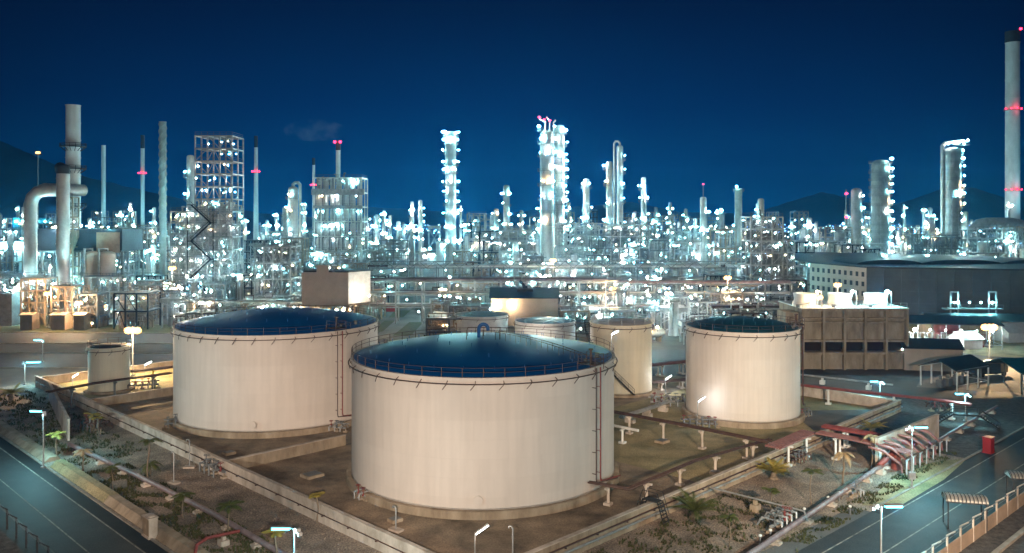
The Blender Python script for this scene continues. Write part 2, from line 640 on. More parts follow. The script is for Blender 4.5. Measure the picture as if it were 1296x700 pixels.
# plant roads beyond the tank yard
struct("plant_road", quadsheet([G(462, 436), G(560, 436), G(566, 372), G(540, 372)], 0.012), M['pale_asphalt'])
for q in (((492, 402), (510, 402), (520, 393), (500, 393)), ((497, 425), (520, 425), (536, 408), (518, 408)), ((520, 392), (536, 392), (543, 382), (529, 382)), ((470, 420), (484, 420), (500, 406), (487, 406))):
    struct("road_island", quadsheet([G(*p) for p in q], 0.05), M['grass'])
struct("plant_street_left", quadsheet([(-330, 187), (-64, 187), (-62, 205), (-330, 214)], 0.012), M['asphalt'])
struct("plant_street_far_left", quadsheet([(-330, 224), (-90, 224), (-80, 250), (-330, 258)], 0.012), M['asphalt'])
struct("plant_street_mid", quadsheet([(28, 178), (70, 178), (62, 214), (28, 212)], 0.013), M['asphalt'])
struct("plant_street_right", quadsheet([G(1013, 497), G(1296, 506), G(1300, 489), G(1013, 470)], 0.015), M['asphalt'])
struct("pale_yard_right", quadsheet([G(1013, 520), G(1128, 518), G(1078, 540), G(1030, 545), G(1013, 532)], 0.026), M['pale_asphalt'])
struct("lawn_right", quadsheet([G(1150, 404), G(1320, 412), G(1320, 455), G(1240, 450), G(1150, 436)], 0.015), M['moss'])
struct("pale_yard_far_right", quadsheet([G(1160, 490), G(1300, 497), G(1330, 452), G(1230, 462), G(1170, 470)], 0.020), M['pale_asphalt'])


struct("lit_lawn_left", quadsheet([(-330, 252), (-66, 243), (-60, 262), (-330, 262)], 0.016), M['lawn'])
for k_, (a_, b_) in enumerate((((-330, 187), (-64, 187)), ((-330, 215), (-62, 206)), ((-330, 223), (-90, 223)), ((-330, 251), (-80, 242)), ((-330, 262), (-80, 262)))):
    mb = MB()
    mb.beam((a_[0], a_[1], 0.08), (b_[0], b_[1], 0.08), 0.45, 0.16)
    struct("kerb", mb, M['kerb'])


# sloped concrete slabs along the left kerb and at the right corner
def slab_row(name, label, us, v0, v1, L, h, m):
    mb = MB()
    v = v0
    while v < v1:
        x0, x1 = us
        p = [W(x0, v), W(x0, v + L - 0.06), W(x1, v + L - 0.06), W(x1, v)]
        xm = (x0 + x1) / 2 + 0.1
        t = [W(xm - 0.45, v), W(xm - 0.45, v + L - 0.06), W(xm + 0.5, v + L - 0.06), W(xm + 0.5, v)]
        A = [(a[0], a[1], 0.0) for a in p]
        B = [(a[0], a[1], h) for a in t]
        mb._add(A + B, ((4, 7, 6, 5), (0, 1, 5, 4), (1, 2, 6, 5), (2, 3, 7, 6), (3, 0, 4, 7)))
        v += L
    o = obj(name, mb, m)
    return tag(o, label, "concrete channel")


slab_row("drain_cover", "yellow-lit hump-backed concrete drain cover beside the left road kerb, upper stretch", (35.4, 37.6), 104, 124, 3.4, 0.75, M['moss'])  # yellow light on these slabs is put into their colour
slab_row("drain_cover", "grey hump-backed concrete drain cover beside the left road kerb, near stretch by the white cabinet", (35.4, 37.4), 60, 102, 3.4, 0.75, M['dirty'])
slab_row("drain_cover", "dark hump-backed concrete drain cover beside the left road kerb behind the street lamp", (35.4, 37.6), 127, 160, 3.4, 0.6, M['dirty'])


def strip_wall(name, label, p, q, h, t, m, pipes=None, cat="dike wall", side=1):
    d = Vector((q[0] - p[0], q[1] - p[1], 0))
    L = d.length
    rz = atan2(d.y, d.x)
    T = thing(name, label, cat, (p[0], p[1], 0), rz)
    mb = MB()
    x = 0.0
    while x < L - 0.3:
        e = min(6.0, L - x)
        mb.box((x + e / 2 - 0.015, 0, h / 2), (e - 0.03, t, h))
        x += 6.0
    obj("wall_panel", mb, m, T)
    mb = MB()
    mb.box((L / 2, 0, h + 0.05), (L, t + 0.14, 0.10))
    obj("coping", mb, M['concrete'], T)
    if pipes:
        for z, r in pipes:
            mb = MB()
            yo = -side * (t / 2 + 0.28)
            mb.path([(0.3, yo, z), (L - 0.3, yo, z)], r)
            x = 1.5
            while x < L:
                mb.box((x, -side * (t / 2 + 0.2), z - r - 0.06), (0.12, 0.4, 0.12))
                x += 5
            obj("wall_pipe", mb, M['rust'] if r < 0.1 else M['galv'], T)
    return T


strip_wall("dike_wall", "long pale concrete dike wall with a thin pipe, left of the two front tanks", W(50.4, 186), W(50.4, 54.5), 2.0, 0.4, M['concrete'], ((1.15, 0.06),), side=1)
strip_wall("dike_wall", "long concrete dike wall with two pipes along it, running right from below the front tank", W(50.2, 54.7), W(150.8, 54.7), 2.0, 0.4, M['dirty'], ((1.45, 0.09), (0.85, 0.14)), side=1)
strip_wall("dike_wall", "low stained wall between the left domed tank and the front domed tank", W(50.8, 105.2), W(70, 105.2), 1.5, 0.4, M['dirty'])
strip_wall("dike_wall", "low stained wall behind the left domed tank, in front of the small cream tank", W(50.8, 158), W(97, 158), 1.5, 0.4, M['dirty'])
strip_wall("dike_wall", "pale wall behind the right domed tank below the red pipes", W(151, 55.0), W(151, 80), 1.8, 0.4, M['concrete'])
strip_wall("dike_wall", "far wall behind the small cream tank at the left", W(50.8, 186.2), W(90, 186.2), 1.6, 0.35, M['dirty'])
strip_wall("retaining_wall", "tall white concrete wall end crossed by faded red pipes near the right road", G(1109, 595), G(1187, 560), 4.2, 0.35, M['concrete'], cat="wall")
strip_wall("retaining_wall", "short pale concrete wall above the pipe at far left near the yellow palm", G(62, 505, 0), G(87, 558, 0), 3.2, 0.3, M['concrete'], cat="wall")


# ================================================================== STORAGE TANKS
def railing(mb, R_, z0, h, n, r=0.035, rails=(1.0, 0.55), a0=0.0, a1=2 * pi):
    for k in rails:
        mb.ring(R_, z0 + h * k, r, n=max(24, n * 2), m=4, a0=a0, a1=a1)
    for i in range(n + (0 if a1 - a0 > 6.2 else 1)):
        t = a0 + (a1 - a0) * i / n
        x, y = R_ * cos(t), R_ * sin(t)
        mb.beam((x, y, z0), (x, y, z0 + h), r * 2)
    return mb


def storage_tank(label, X, Y, R_, Z, rise, shell_m, roof_m, n_br, big=True, pipe_az=None, group=None, manhole=None, vent=False, stair=None, rail_m=None, found=0.9):
    T = thing("storage_tank", label, "storage tank", (X, Y, 0), 0, group)
    n = 96 if R_ > 8 else 56
    mb = MB()
    mb.lathe([(R_ + 0.75, 0), (R_ + 0.7, found * 0.9), (R_ + 0.6, found), (R_ - 0.2, found)], n)
    obj("foundation_ring", mb, M['dirty'], T)
    mb = MB()
    mb.rev([(R_, found), (R_, Z)], n)
    mb.lathe([(R_, Z), (R_ + 0.16, Z), (R_ + 0.16, Z + 0.14), (R_ - 0.25, Z + 0.14)], n)
    for k in (1, 2):                                   # bottom chime
        mb.lathe([(R_ + 0.06, found), (R_ + 0.06, found + 0.12), (R_, found + 0.12)], n)
    obj("shell", mb, shell_m, T)
    # dome: shallow spherical cap
    prof = []
    K = 14
    rc = R_ - 0.15
    Rs = (rc * rc + rise * rise) / (2 * rise)
    for i in range(K + 1):
        r = rc * (1 - i / K)
        z = sqrt(max(0, Rs * Rs - r * r)) - (Rs - rise)
        prof.append((max(r, 0.01), Z + 0.06 + z))
    mb = MB()
    mb.rev(prof, n)

    def dz(r):
        return Z + 0.06 + sqrt(Rs * Rs - r * r) - (Rs - rise)
    obj("roof", mb, roof_m, T)
    if big:
        mb = MB()
        for k, (rr, cnt) in enumerate(((0.86, 26), (0.62, 20), (0.36, 12))):
            for i in range(cnt):
                t = 2 * pi * (i + 0.3 * k) / cnt
                x, y = R_ * rr * cos(t), R_ * rr * sin(t)
                z = dz(R_ * rr)
                mb.tube((x, y, z - 0.05), (x, y, z + 0.35), 0.035, 5)
                mb.tube((x, y, z + 0.35), (x, y, z + 0.42), 0.07, 6)
        obj("roof_lug", mb, roof_m, T)["kind"] = "stuff"
        # nozzles and small hatches near the rim
        for t, s_ in ((-0.35, 0.5), (-0.6, 0.34), (2.7, 0.5), (2.2, 0.3)):
            rr = R_ * 0.9
            mb = MB()
            x, y, z = rr * cos(t), rr * sin(t), dz(rr)
            mb.tube((x, y, z - 0.1), (x, y, z + s_), s_ * 0.55, 12)
            mb.tube((x, y, z + s_), (x, y, z + s_ + 0.08), s_ * 0.72, 12)
            obj("roof_hatch", mb, M['steel'], T)
    # rim railing
    mb = MB()
    nr = max(12, int(2 * pi * R_ / 2.4))
    railing(mb, R_ + 0.0, Z + 0.12, 1.1, nr, 0.035)
    obj("railing", mb, rail_m or M['rust'], T)
    # sprinkler ring with droppers outside the shell
    mb = MB()
    mb.ring(R_ + 0.42, Z - 0.55, 0.075, n=n, m=6)
    for i in range(n_br):
        t = 2 * pi * (i + 0.4) / n_br
        c_, s_ = cos(t), sin(t)
        mb.beam(((R_ - 0.02) * c_, (R_ - 0.02) * s_, Z - 0.25), ((R_ + 0.42) * c_, (R_ + 0.42) * s_, Z - 0.5), 0.07)
        # flat-lying spray nozzle arm, slanted along the ring
        c2, s2 = cos(t - 0.55 / R_), sin(t - 0.55 / R_)
        mb.beam(((R_ + 0.42) * c_, (R_ + 0.42) * s_, Z - 0.55), ((R_ + 0.2) * c2, (R_ + 0.2) * s2, Z - 1.25), 0.075)
    obj("sprinkler_ring", mb, M['rust'], T)
    if manhole is not None:
        t = manhole
        mb = MB()
        c_, s_ = cos(t), sin(t)
        zz = found + 1.15
        mb.tube(((R_ - 0.1) * c_, (R_ - 0.1) * s_, zz), ((R_ + 0.35) * c_, (R_ + 0.35) * s_, zz), 0.42, 20)
        mb.tube(((R_ + 0.35) * c_, (R_ + 0.35) * s_, zz), ((R_ + 0.42) * c_, (R_ + 0.42) * s_, zz), 0.55, 20)
        for k in range(12):
            a = 2 * pi * k / 12
            q = Vector(((R_ + 0.42) * c_ - s_ * 0.48 * cos(a), (R_ + 0.42) * s_ + c_ * 0.48 * cos(a), zz + 0.48 * sin(a)))
            mb.tube(q, q + Vector((c_, s_, 0)) * 0.05, 0.03, 5)
        obj("manhole", mb, shell_m, T)
    if pipe_az is not None:
        for k, (da, m_, r) in enumerate(((0.0, M['red'], 0.09), (-0.055, M['rust'], 0.07))):
            t = pipe_az + da
            c_, s_ = cos(t), sin(t)
            mb = MB()
            ro = R_ + 0.55
            t2 = t + 0.22
            mb.path([(ro * c_, ro * s_, Z + 0.1), (ro * c_, ro * s_, 2.4), (ro * c_ + 0.1, ro * s_, 2.0), ((R_ + 1.5) * cos(t2), (R_ + 1.5) * sin(t2), 1.7)], r)
            z = 3.0
            while z < Z:
                mb.beam(((R_ - 0.05) * c_, (R_ - 0.05) * s_, z), (ro * c_, ro * s_, z), 0.07)
                z += 2.6
            obj("riser_pipe", mb, m_, T)
        t = pipe_az - 0.02
        c_, s_ = cos(t), sin(t)
        mb = MB()                                       # gauge platform at the rim
        rr = R_ - 0.6
        mb.box((rr * c_, rr * s_, Z + 0.5), (2.6, 2.2, 0.10), t)
        for i, j in ((-1.2, -1), (1.2, -1), (1.2, 1), (-1.2, 1)):
            x, y = rr * c_ + i * c_ - j * s_, rr * s_ + i * s_ + j * c_
            mb.beam((x, y, Z - 0.2), (x, y, Z + 1.7), 0.08)
        for z in (1.1, 1.65):
            for (i, j), (k, l) in (((-1.2, -1), (1.2, -1)), ((1.2, -1), (1.2, 1)), ((1.2, 1), (-1.2, 1))):
                mb.beam((rr * c_ + i * c_ - j * s_, rr * s_ + i * s_ + j * c_, Z + z), (rr * c_ + k * c_ - l * s_, rr * s_ + k * s_ + l * c_, Z + z), 0.06)
        mb.tube((rr * c_, rr * s_, Z + 0.4), (rr * c_, rr * s_, Z + 2.1), 0.16, 10)
        mb.tube((rr * c_, rr * s_, Z + 2.1), (rr * c_, rr * s_, Z + 2.3), 0.3, 10)
        obj("gauge_platform", mb, M['rust'], T)
    if vent:
        mb = MB()
        pts = [(-0.62, 0, Z + rise - 0.3), (-0.62, 0, Z + rise + 1.2)]
        for i in range(1, 8):
            a = pi - pi * i / 8
            pts.append((0.62 * cos(a), 0, Z + rise + 1.2 + 0.62 * sin(a)))
        pts.append((0.62, 0, Z + rise + 1.0))
        mb.path(pts, 0.24, 12)
        obj("gooseneck_vent", mb, roof_m, T)
        mb = MB()
        for x, y in ((-2.2, -1.6), (2.2, -1.6), (2.2, 1.6), (-2.2, 1.6), (0, 1.6), (0, -1.6)):
            mb.beam((x, y, Z + rise - 0.3), (x, y, Z + rise + 1.25), 0.08)
        for z in (0.7, 1.2):
            mb.beam((-2.2, 1.6, Z + rise + z), (2.2, 1.6, Z + rise + z), 0.06)
            mb.beam((-2.2, -1.6, Z + rise + z), (-2.2, 1.6, Z + rise + z), 0.06)
            mb.beam((2.2, -1.6, Z + rise + z), (2.2, 1.6, Z + rise + z), 0.06)
        # handrails following the roof from the centre to the gauge platform
        for off in (-0.5, 0.5):
            prev = None
            for i in range(9):
                rr = 2.4 + (R_ - 4.0) * i / 8
                t = (pipe_az or -0.5) - 0.02
                p = (rr * cos(t) - off * sin(t), rr * sin(t) + off * cos(t), dz(rr))
                mb.beam(p, (p[0], p[1], p[2] + 1.0), 0.06)
                if prev:
                    mb.beam((prev[0], prev[1], prev[2] + 1.0), (p[0], p[1], p[2] + 1.0), 0.06)
                prev = p
        obj("roof_handrail", mb, M['rust'], T)
    if stair:
        a0, a1 = stair
        mb = MB()
        N = 34
        lo = None
        for i in range(N + 1):
            t = a0 + (a1 - a0) * i / N
            z = 0.6 + (Z - 0.3) * i / N
            for rr in (R_ + 0.25, R_ + 1.1):
                pass
            mb.beam(((R_ + 0.2) * cos(t), (R_ + 0.2) * sin(t), z), ((R_ + 1.1) * cos(t), (R_ + 1.1) * sin(t), z), 0.28, 0.05)
            o_ = ((R_ + 1.1) * cos(t), (R_ + 1.1) * sin(t), z)
            if lo:
                mb.beam(lo, o_, 0.08, 0.25)
                mb.beam((lo[0], lo[1], lo[2] + 1.1), (o_[0], o_[1], o_[2] + 1.1), 0.07)
                mb.beam((lo[0], lo[1], lo[2] + 0.6), (o_[0], o_[1], o_[2] + 0.6), 0.05)
            if i % 3 == 0:
                mb.beam(o_, (o_[0], o_[1], o_[2] + 1.1), 0.06)
            lo = o_
        obj("stair", mb, M['dark'], T)
    return T


TK = "domed storage tanks"
def tankpos(xl, xr, yb):
    a, b = math.atan((xl - 648) / F), math.atan((xr - 648) / F)
    mid, half = (a + b) / 2, (b - a) / 2
    d = (F * HC / (yb - YH)) / (cos(mid) - sin(half))
    return d * sin(mid), d * cos(mid), d * sin(half)


fx, fy, fr = tankpos(444, 778, 656)
storage_tank("nearest cream storage tank with blue dome, gooseneck vent on top and red riser pipe", fx, fy, fr - 0.1, 15.7, 2.15, M['tankA'], M['dome'], 34, pipe_az=-0.62, manhole=-pi / 2 + 0.0, vent=True)
lx, ly, lr = tankpos(219, 478, 554)
storage_tank("left large cream storage tank with blue dome, behind the low stained wall", lx, ly, lr, 15.6, 2.2, M['tankA'], M['dome'], 36, pipe_az=-0.70, manhole=-pi / 2 + 0.05)
rx, ry, rr_ = tankpos(868, 1013, 542)
storage_tank("right cream storage tank with teal dome, in front of the concrete cooling tower", rx, ry, rr_, 15.2, 1.5, M['tankA'], M['teal'], 22, pipe_az=-0.15, stair=(-2.6, -0.2) if False else None)
TS = "small open-yard tanks"
sx1, sy1, sr1 = tankpos(747, 825, 503)
storage_tank("cream tank with a dark stair on its side, just behind the nearest domed tank", sx1, sy1, sr1, 13.4, 0.7, M['tankB'], M['white'], 12, big=False, stair=(4.95, 3.0), rail_m=M['galv'], found=0.5)
for (px, pyt, rp, D, lab) in ((690, 406, 38, 205, "white low tank with grey-green roof seen between the nearest dome and the gabled shed"), (609, 398, 34, 225, "white low tank with grey-green roof behind the gooseneck vent")):
    Z = PZ(pyt, D)
    storage_tank(lab, PX(px, D), D, rp * D / F, Z, 0.6, M['white'], M['teal'], 10, big=False, rail_m=M['galv'], found=0.4)
sx4, sy4, sr4 = tankpos(111, 165, 499)
storage_tank("small cream tank at far left with a cluttered roof, below the bright yellow flood lamp", sx4, sy4, sr4, 8.6, 0.4, M['tankB'], M['dark'], 10, big=False, rail_m=M['rust'], found=0.4)


# ================================================================== VALVES, PIPELINES
def flange(mb, p, d, r):
    p, d = Vector(p), Vector(d).normalized()
    mb.tube(p - d * 0.06, p + d * 0.06, r * 1.7, 10)


def handwheel(mb, p, r=0.3):
    mb.tube(p, (p[0], p[1], p[2] + 0.5), 0.05, 6)
    mb.ring(r, p[2] + 0.5, 0.04, n=12, m=4, c=(p[0], p[1]))
    mb.beam((p[0] - r, p[1], p[2] + 0.5), (p[0] + r, p[1], p[2] + 0.5), 0.05)


def valve_manifold(label, loc, rz, n=4, s=1.0, m='steel', group=None):
    T = thing("valve_manifold", label, "pipe valves", (loc[0], loc[1], 0), rz, group)
    mb = MB()
    L = n * 1.1 * s
    mb.path([(-L / 2, 0, 0.7 * s), (L / 2, 0, 0.7 * s)], 0.17 * s, 8)
    mb.path([(-L / 2, 1.3 * s, 1.1 * s), (L / 2, 1.3 * s, 1.1 * s)], 0.13 * s, 8)
    for i in range(n):
        x = -L / 2 + (i + 0.5) * 1.1 * s
        h = (0.9 + 0.7 * R.random()) * s
        mb.path([(x, -1.0 * s, 0.2), (x, -1.0 * s, h), (x, 0, h), (x, 1.3 * s, h), (x, 1.9 * s, 0.3)], 0.10 * s, 7)
        flange(mb, (x, -0.5 * s, h), (0, 1, 0), 0.12 * s)
        flange(mb, (x, 0.6 * s, h), (0, 1, 0), 0.12 * s)
    obj("pipework", mb, M[m], T)
    for i in range(n):
        x = -L / 2 + (i + 0.5) * 1.1 * s
        mb = MB()
        z = (1.2 + 0.5 * R.random()) * s
        mb.tube((x, -0.2, 0.7 * s), (x, -0.2, z), 0.16 * s, 8)
        handwheel(mb, (x, -0.2, z), 0.32 * s)
        obj("valve", mb, M['red'] if R.random() < 0.35 else M['steel'], T)
    for x in (-L / 2, 0, L / 2):
        mb = MB()
        mb.box((x, 0, 0.12), (0.7 * s, 0.7 * s, 0.24))
        mb.beam((x, 0, 0.2), (x, 0, 0.6 * s), 0.14)
        obj("support", mb, M['dirty'], T)
    return T


for lab, (px, py), rz, n, s, m in (
    ("dark valve cluster straddling the left dike wall in front of the left domed tank", (272, 600), -0.75, 4, 1.15, 'steel'),
    ("grey valves at the foot of the left domed tank's left side", (222, 541), 0.4, 3, 1.0, 'steel'),
    ("grey valves at the right foot of the left domed tank", (427, 546), -0.3, 3, 0.9, 'galv'),
    ("small valve set at the left foot of the nearest domed tank", (458, 632), -0.7, 2, 0.8, 'galv'),
    ("red and grey valve cluster on the gravel beside the yellow palm, left dike wall", (118, 545), -0.7, 4, 1.2, 'rust'),
    ("teal-lit pipe valves between the stair tank and the right domed tank", (846, 514), 0.1, 5, 1.2, 'galv'),
    ("row of small valves at the foot of the right domed tank by the flood lamp", (885, 541), -0.15, 6, 0.9, 'steel'),
    ("small valve set at the right foot of the right domed tank", (1018, 528), 0.6, 3, 0.8, 'steel'),
    ("blue-grey valve cluster at the kerb end of the thin grey pipe", (988, 668), 0.78, 4, 1.0, 'galv'),
    ("valve cluster under the faded red pipe bridge beside the right dike wall", (1012, 585), 0.78, 4, 0.9, 'rust'),
    ("small valves on the long pipe below the thin palm on the right gravel", (1083, 628), 0.78, 2, 0.8, 'galv'),
    ("valve set under the red pipes beyond the crossover steps", (1190, 520), 0.2, 3, 1.1, 'rust'),
    ("rusty valves in front of the small cream tank at far left", (180, 492), 0.3, 5, 1.1, 'steel'),
):
    valve_manifold(lab, G(px, py), rz, n, s, m)


def pipeline(label, pts, r, m, z=0.6, sup=6.0, sup_m='concrete', cat="pipeline", offs=(0.0,), name="pipeline", h=None, frames=False):
    """pipes following ground points, carried on plinths or T posts"""
    P = [Vector((p[0], p[1], p[2] if len(p) > 2 else z)) for p in pts]
    T = thing(name, label, cat, (P[0].x, P[0].y, 0))
    o = Vector((P[0].x, P[0].y, 0))
    d0 = (P[1] - P[0])
    d0.z = 0
    d0.normalize()
    for off in offs:
        q = []
        for i, p in enumerate(P):
            a = (P[i] - P[i - 1]) if i else (P[1] - P[0])
            b = (P[i + 1] - P[i]) if i < len(P) - 1 else a
            a = Vector((a.x, a.y, 0))
            b = Vector((b.x, b.y, 0))
            if a.length < 1e-4:
                a = b
            if b.length < 1e-4:
                b = a
            if a.length < 1e-4:
                a = b = d0
            a.normalize()
            b.normalize()
            t = (a + b)
            if t.length < 1e-3:
                t = a
            t.normalize()
            nrm = Vector((-t.y, t.x, 0)) / max(0.5, t.dot(a))
            q.append(p - o + nrm * off)
        mb = MB()
        mb.path(q, r, 8)
        obj("pipe", mb, M[m], T)
    wd = (max(offs) - min(offs)) + 0.5
    for i in range(len(P) - 1):
        a, b = P[i], P[i + 1]
        d = b - a
        L = Vector((d.x, d.y, 0)).length
        if L < 2:
            continue
        k = max(1, int(round(L / sup)))
        for j in range(k):
            c = a + d * ((j + 0.5) / k) - o
            rz = atan2(d.y, d.x)
            mb = MB()
            top = c.z - r
            if top > 1.4:
                if wd > 1.6:
                    for s_ in (-1, 1):
                        x, y = c.x - sin(rz) * wd / 2 * s_ * 0.7, c.y + cos(rz) * wd / 2 * s_ * 0.7
                        mb.beam((x, y, 0), (x, y, top - 0.25), 0.26)
                        mb.box((x, y, 0.15), (0.8, 0.8, 0.3), rz)
                else:
                    mb.beam((c.x, c.y, 0), (c.x, c.y, top - 0.25), 0.3)
                    mb.box((c.x, c.y, 0.15), (0.9, 0.9, 0.3), rz)
                    mb.beam((c.x, c.y, top - 1.0), (c.x - sin(rz) * wd * .45, c.y + cos(rz) * wd * .45, top - 0.2), 0.12)
                    mb.beam((c.x, c.y, top - 1.0), (c.x + sin(rz) * wd * .45, c.y - cos(rz) * wd * .45, top - 0.2), 0.12)
                mb.box((c.x, c.y, top - 0.12), (0.24, wd + 0.6, 0.24), rz)
            else:
                mb.box((c.x, c.y, max(0.1, top) * 0.3), (0.9, wd + 0.5, max(0.1, top) * 0.6), rz)
                mb.box((c.x, c.y, max(0.1, top) * 0.78), (0.35, wd, max(0.1, top) * 0.44), rz)
            obj("pipe_support", mb, M[sup_m], T)
    return T


def g3(px, py, z):
    x, y = G(px, py, z)
    return (x, y, z)


pipeline("long greyish purple pipe on small plinths along the left road verge", [g3(88, 562, .8), g3(170, 600, .8), g3(270, 650, .8), g3(345, 694, .8), g3(470, 760, .8)], 0.30, 'purple', sup=7)
pipeline("long dark pipe on small plinths along the right gravel, lit pink at its far end", [g3(880, 745, .8), g3(960, 694, .8), g3(1040, 640, .8), g3(1108, 594, .9), g3(1122, 586, 1.2)], 0.30, 'purple', sup=7)
pipeline("red bent pipe at bottom left crossing from the drain towards the purple pipe", [g3(245, 712, .1), g3(249, 690, 1.2), g3(262, 681, 1.2), g3(303, 672, 1.0)], 0.17, 'red', sup=5)
pipeline("faded red pipe bundle on posts running beside the right dike wall to the bridge", [g3(978, 566, 3.0), g3(1024, 546, 3.0)], 0.16, 'pink', offs=(-1.0, -.6, -.2, .2, .6, 1.0), sup=5.5, sup_m='white')
pipeline("faded red pipe bundle crossing from the dike bridge towards the tall white wall", [g3(1036, 547, 3.2), g3(1085, 556, 3.2), g3(1152, 572, 3.2)], 0.16, 'pink', offs=(-.9, -.5, -.1, .3, .7), sup=6, sup_m='white')
pipeline("wide maroon pipe tray behind the faded red bundle", [g3(1042, 539, 2.6), g3(1100, 549, 2.6), g3(1160, 562, 2.4)], 0.24, 'red', offs=(-.6, 0, .6), sup=7, sup_m='white')
pipeline("dark red pipe pair on tall posts from behind the nearest tank to the dike bridge", [g3(776, 521, 3.0), g3(862, 537, 3.0), g3(975, 560, 3.0)], 0.17, 'rust', offs=(-.35, .35), sup=7.5, sup_m='concrete')
pipeline("brown pipe on short concrete posts along the inside of the right dike wall", [g3(745, 610, 2.3), g3(795, 619, 2.3), g3(880, 583, 2.3), g3(975, 556, 2.6)], 0.12, 'rust', offs=(-.2, .25), sup=6.5, sup_m='concrete')
pipeline("thin pale grey pipe crossing the dark gravel at lower right", [g3(899, 617, 1.4), g3(1018, 647, 1.4), g3(1022, 660, .5)], 0.11, 'galv', sup=9, sup_m='dirty')
pipeline("long red pipe pair on white posts behind the right domed tank", [g3(1013, 487, 3.0), g3(1085, 495, 3.0), g3(1180, 505, 3.0), g3(1230, 512, 3.0)], 0.20, 'red', offs=(-.5, 0.1), sup=11, sup_m='white')
pipeline("white pipe line on low supports beyond the red pipe pair", [g3(1013, 474, 1.5), g3(1130, 487, 1.5)], 0.18, 'galv', sup=10, sup_m='white')
pipeline("pale straight pipe under the crossover steps at right", [g3(1172, 566, .8), g3(1222, 537, .8), g3(1262, 514, .8)], 0.22, 'purple', sup=6)
pipeline("white portal pipe frame between the nearest tank and the stair tank", [g3(768, 537, 2.4), g3(808, 545, 2.4)], 0.22, 'white', sup=4, sup_m='white')
pipeline("grey-lit pipe pair leading to the stair tank", [g3(786, 528, 1.4), g3(830, 514, 1.4), g3(848, 507, 1.4)], 0.22, 'galv', offs=(-.3, .3), sup=6)
pipeline("dark handrailed pipe bridge in front of the small cream tank at far left", [g3(60, 496, 3.6), g3(120, 485, 3.6), g3(216, 472, 3.6)], 0.16, 'rust', offs=(-.4, .4), sup=9, sup_m='steel')
pipeline("brown pipe on yellow-lit posts behind the small cream tank", [g3(165, 470, 3.4), g3(222, 464, 3.4)], 0.18, 'rust', offs=(-.4, .4), sup=7, sup_m='yellow')
pipeline("orange-lit pipe track with short posts between the stair tank and right tank, upper", [g3(822, 462, 2.6), g3(875, 457, 2.6)], 0.2, 'pink', offs=(-.7, 0, .7), sup=6)
pipeline("orange-lit pipe track between the stair tank and right tank, lower", [g3(822, 484, 1.6), g3(875, 480, 1.6)], 0.16, 'rust', offs=(-.6, 0, .6), sup=5)

# red elbow and slanted pipe comb at the tall white wall
T = thing("red_pipe_elbow", "bright red pipe elbow dropping into the ground beside the tall white wall", "pipe elbow", (*G(1134, 594), 0))
o = Vector((*G(1134, 594), 0))
mb = MB()
mb.path([Vector(g3(1112, 590, 1.0)) - o, Vector(g3(1122, 580, 2.1)) - o, Vector(g3(1134, 572, 2.3)) - o, Vector(g3(1142, 568, 2.3)) - o], 0.33, 12)
obj("elbow", mb, M['redbox'] if False else M['red'], T)
mb = MB()
mb.tube((0, 0, 0), (0, 0, 2.3), 0.62, 16)
mb.tube((0, 0, 2.3), (0, 0, 2.45), 0.75, 16)
obj("upright_pot", mb, M['red'], T)
T = thing("pipe_comb", "row of faded red slanted pipes dropping over the tall white wall", "pipe rack", (*G(1150, 575), 0))
o = Vector((*G(1150, 575), 0))
for k in range(7):
    a = Vector(g3(1118 + k * 9.5, 571 - k * 4.0, 3.9)) - o
    b = Vector(g3(1140 + k * 8.5, 588 - k * 4.6, 1.2)) - o
    mb = MB()
    mb.path([a + Vector((-1.2, 1.6, 0.1)), a, b, b + Vector((0.1, -0.2, -1.1))], 0.14, 7)
    obj("pipe", mb, M['pink'], T)
    mb = MB()
    c = b + Vector((0.5, -0.6, 0))
    mb.path([(c.x, c.y, 0), (c.x, c.y, 1.9), (c.x + 0.7, c.y + 0.7, 1.9)], 0.09, 6)
    obj("post", mb, M['galv'], T)

# bent pipe loop on the dike wall in front of the right tank
T = thing("pipe_bridge", "small black handrailed step-over on the right dike wall", "steps", (*W(77, 54.7), 0), radians(45))
mb = MB()
for s_ in (-0.5, 0.5):
    mb.path([(s_, -1.9, 0), (s_, -1.0, 2.3), (s_, 1.0, 2.3), (s_, 1.9, 0)], 0.06, 6)
    mb.path([(s_, -1.9, 1.0), (s_, -1.0, 3.3), (s_, 1.0, 3.3), (s_, 1.9, 1.0)], 0.04, 6)
for k in range(6):
    mb.box((0, -1.8 + k * 0.15, 0.3 + 0.36 * k), (1.0, 0.2, 0.04))
    mb.box((0, 1.8 - k * 0.15, 0.3 + 0.36 * k), (1.0, 0.2, 0.04))
mb.box((0, 0, 2.32), (1.0, 2.0, 0.05))
obj("step_frame", mb, M['dark'], T)

# crossover steps (dark ramp with white nosings)
o = Vector((*G(1222, 540), 0))
T = thing("crossover_steps", "dark teal crossover steps with white nosings straddling the pale pipe", "steps", (o.x, o.y, 0), radians(-18))
mb = MB()
for s_ in (-0.75, 0.75):
    mb.path([(-4.6, s_, 0.1), (-1.9, s_, 2.0), (1.9, s_, 2.0), (4.8, s_, 0.1)], 0.13, 4)
    mb.path([(-4.6, s_, 1.1), (-1.9, s_, 3.0), (1.9, s_, 3.0), (4.8, s_, 1.1)], 0.05, 4)
    for x, z in ((-4.6, .1), (-1.9, 2.), (0, 2.), (1.9, 2.), (4.8, .1)):
        mb.beam((x, s_, z), (x, s_, z + 1.0), 0.07)
mb.box((0, 0, 2.05), (3.8, 1.4, 0.08))
obj("stringer", mb, M['dark'], T)
for k in range(8):
    for sg, L in ((-1, 2.7), (1, 2.9)):
        mb = MB()
        mb.box((sg * (1.9 + L * (k + 0.5) / 8), 0, 2.0 - 1.9 * (k + 0.5) / 8), (0.26, 1.4, 0.05))
        obj("tread", mb, M['white'] if sg > 0 else M['steel'], T)

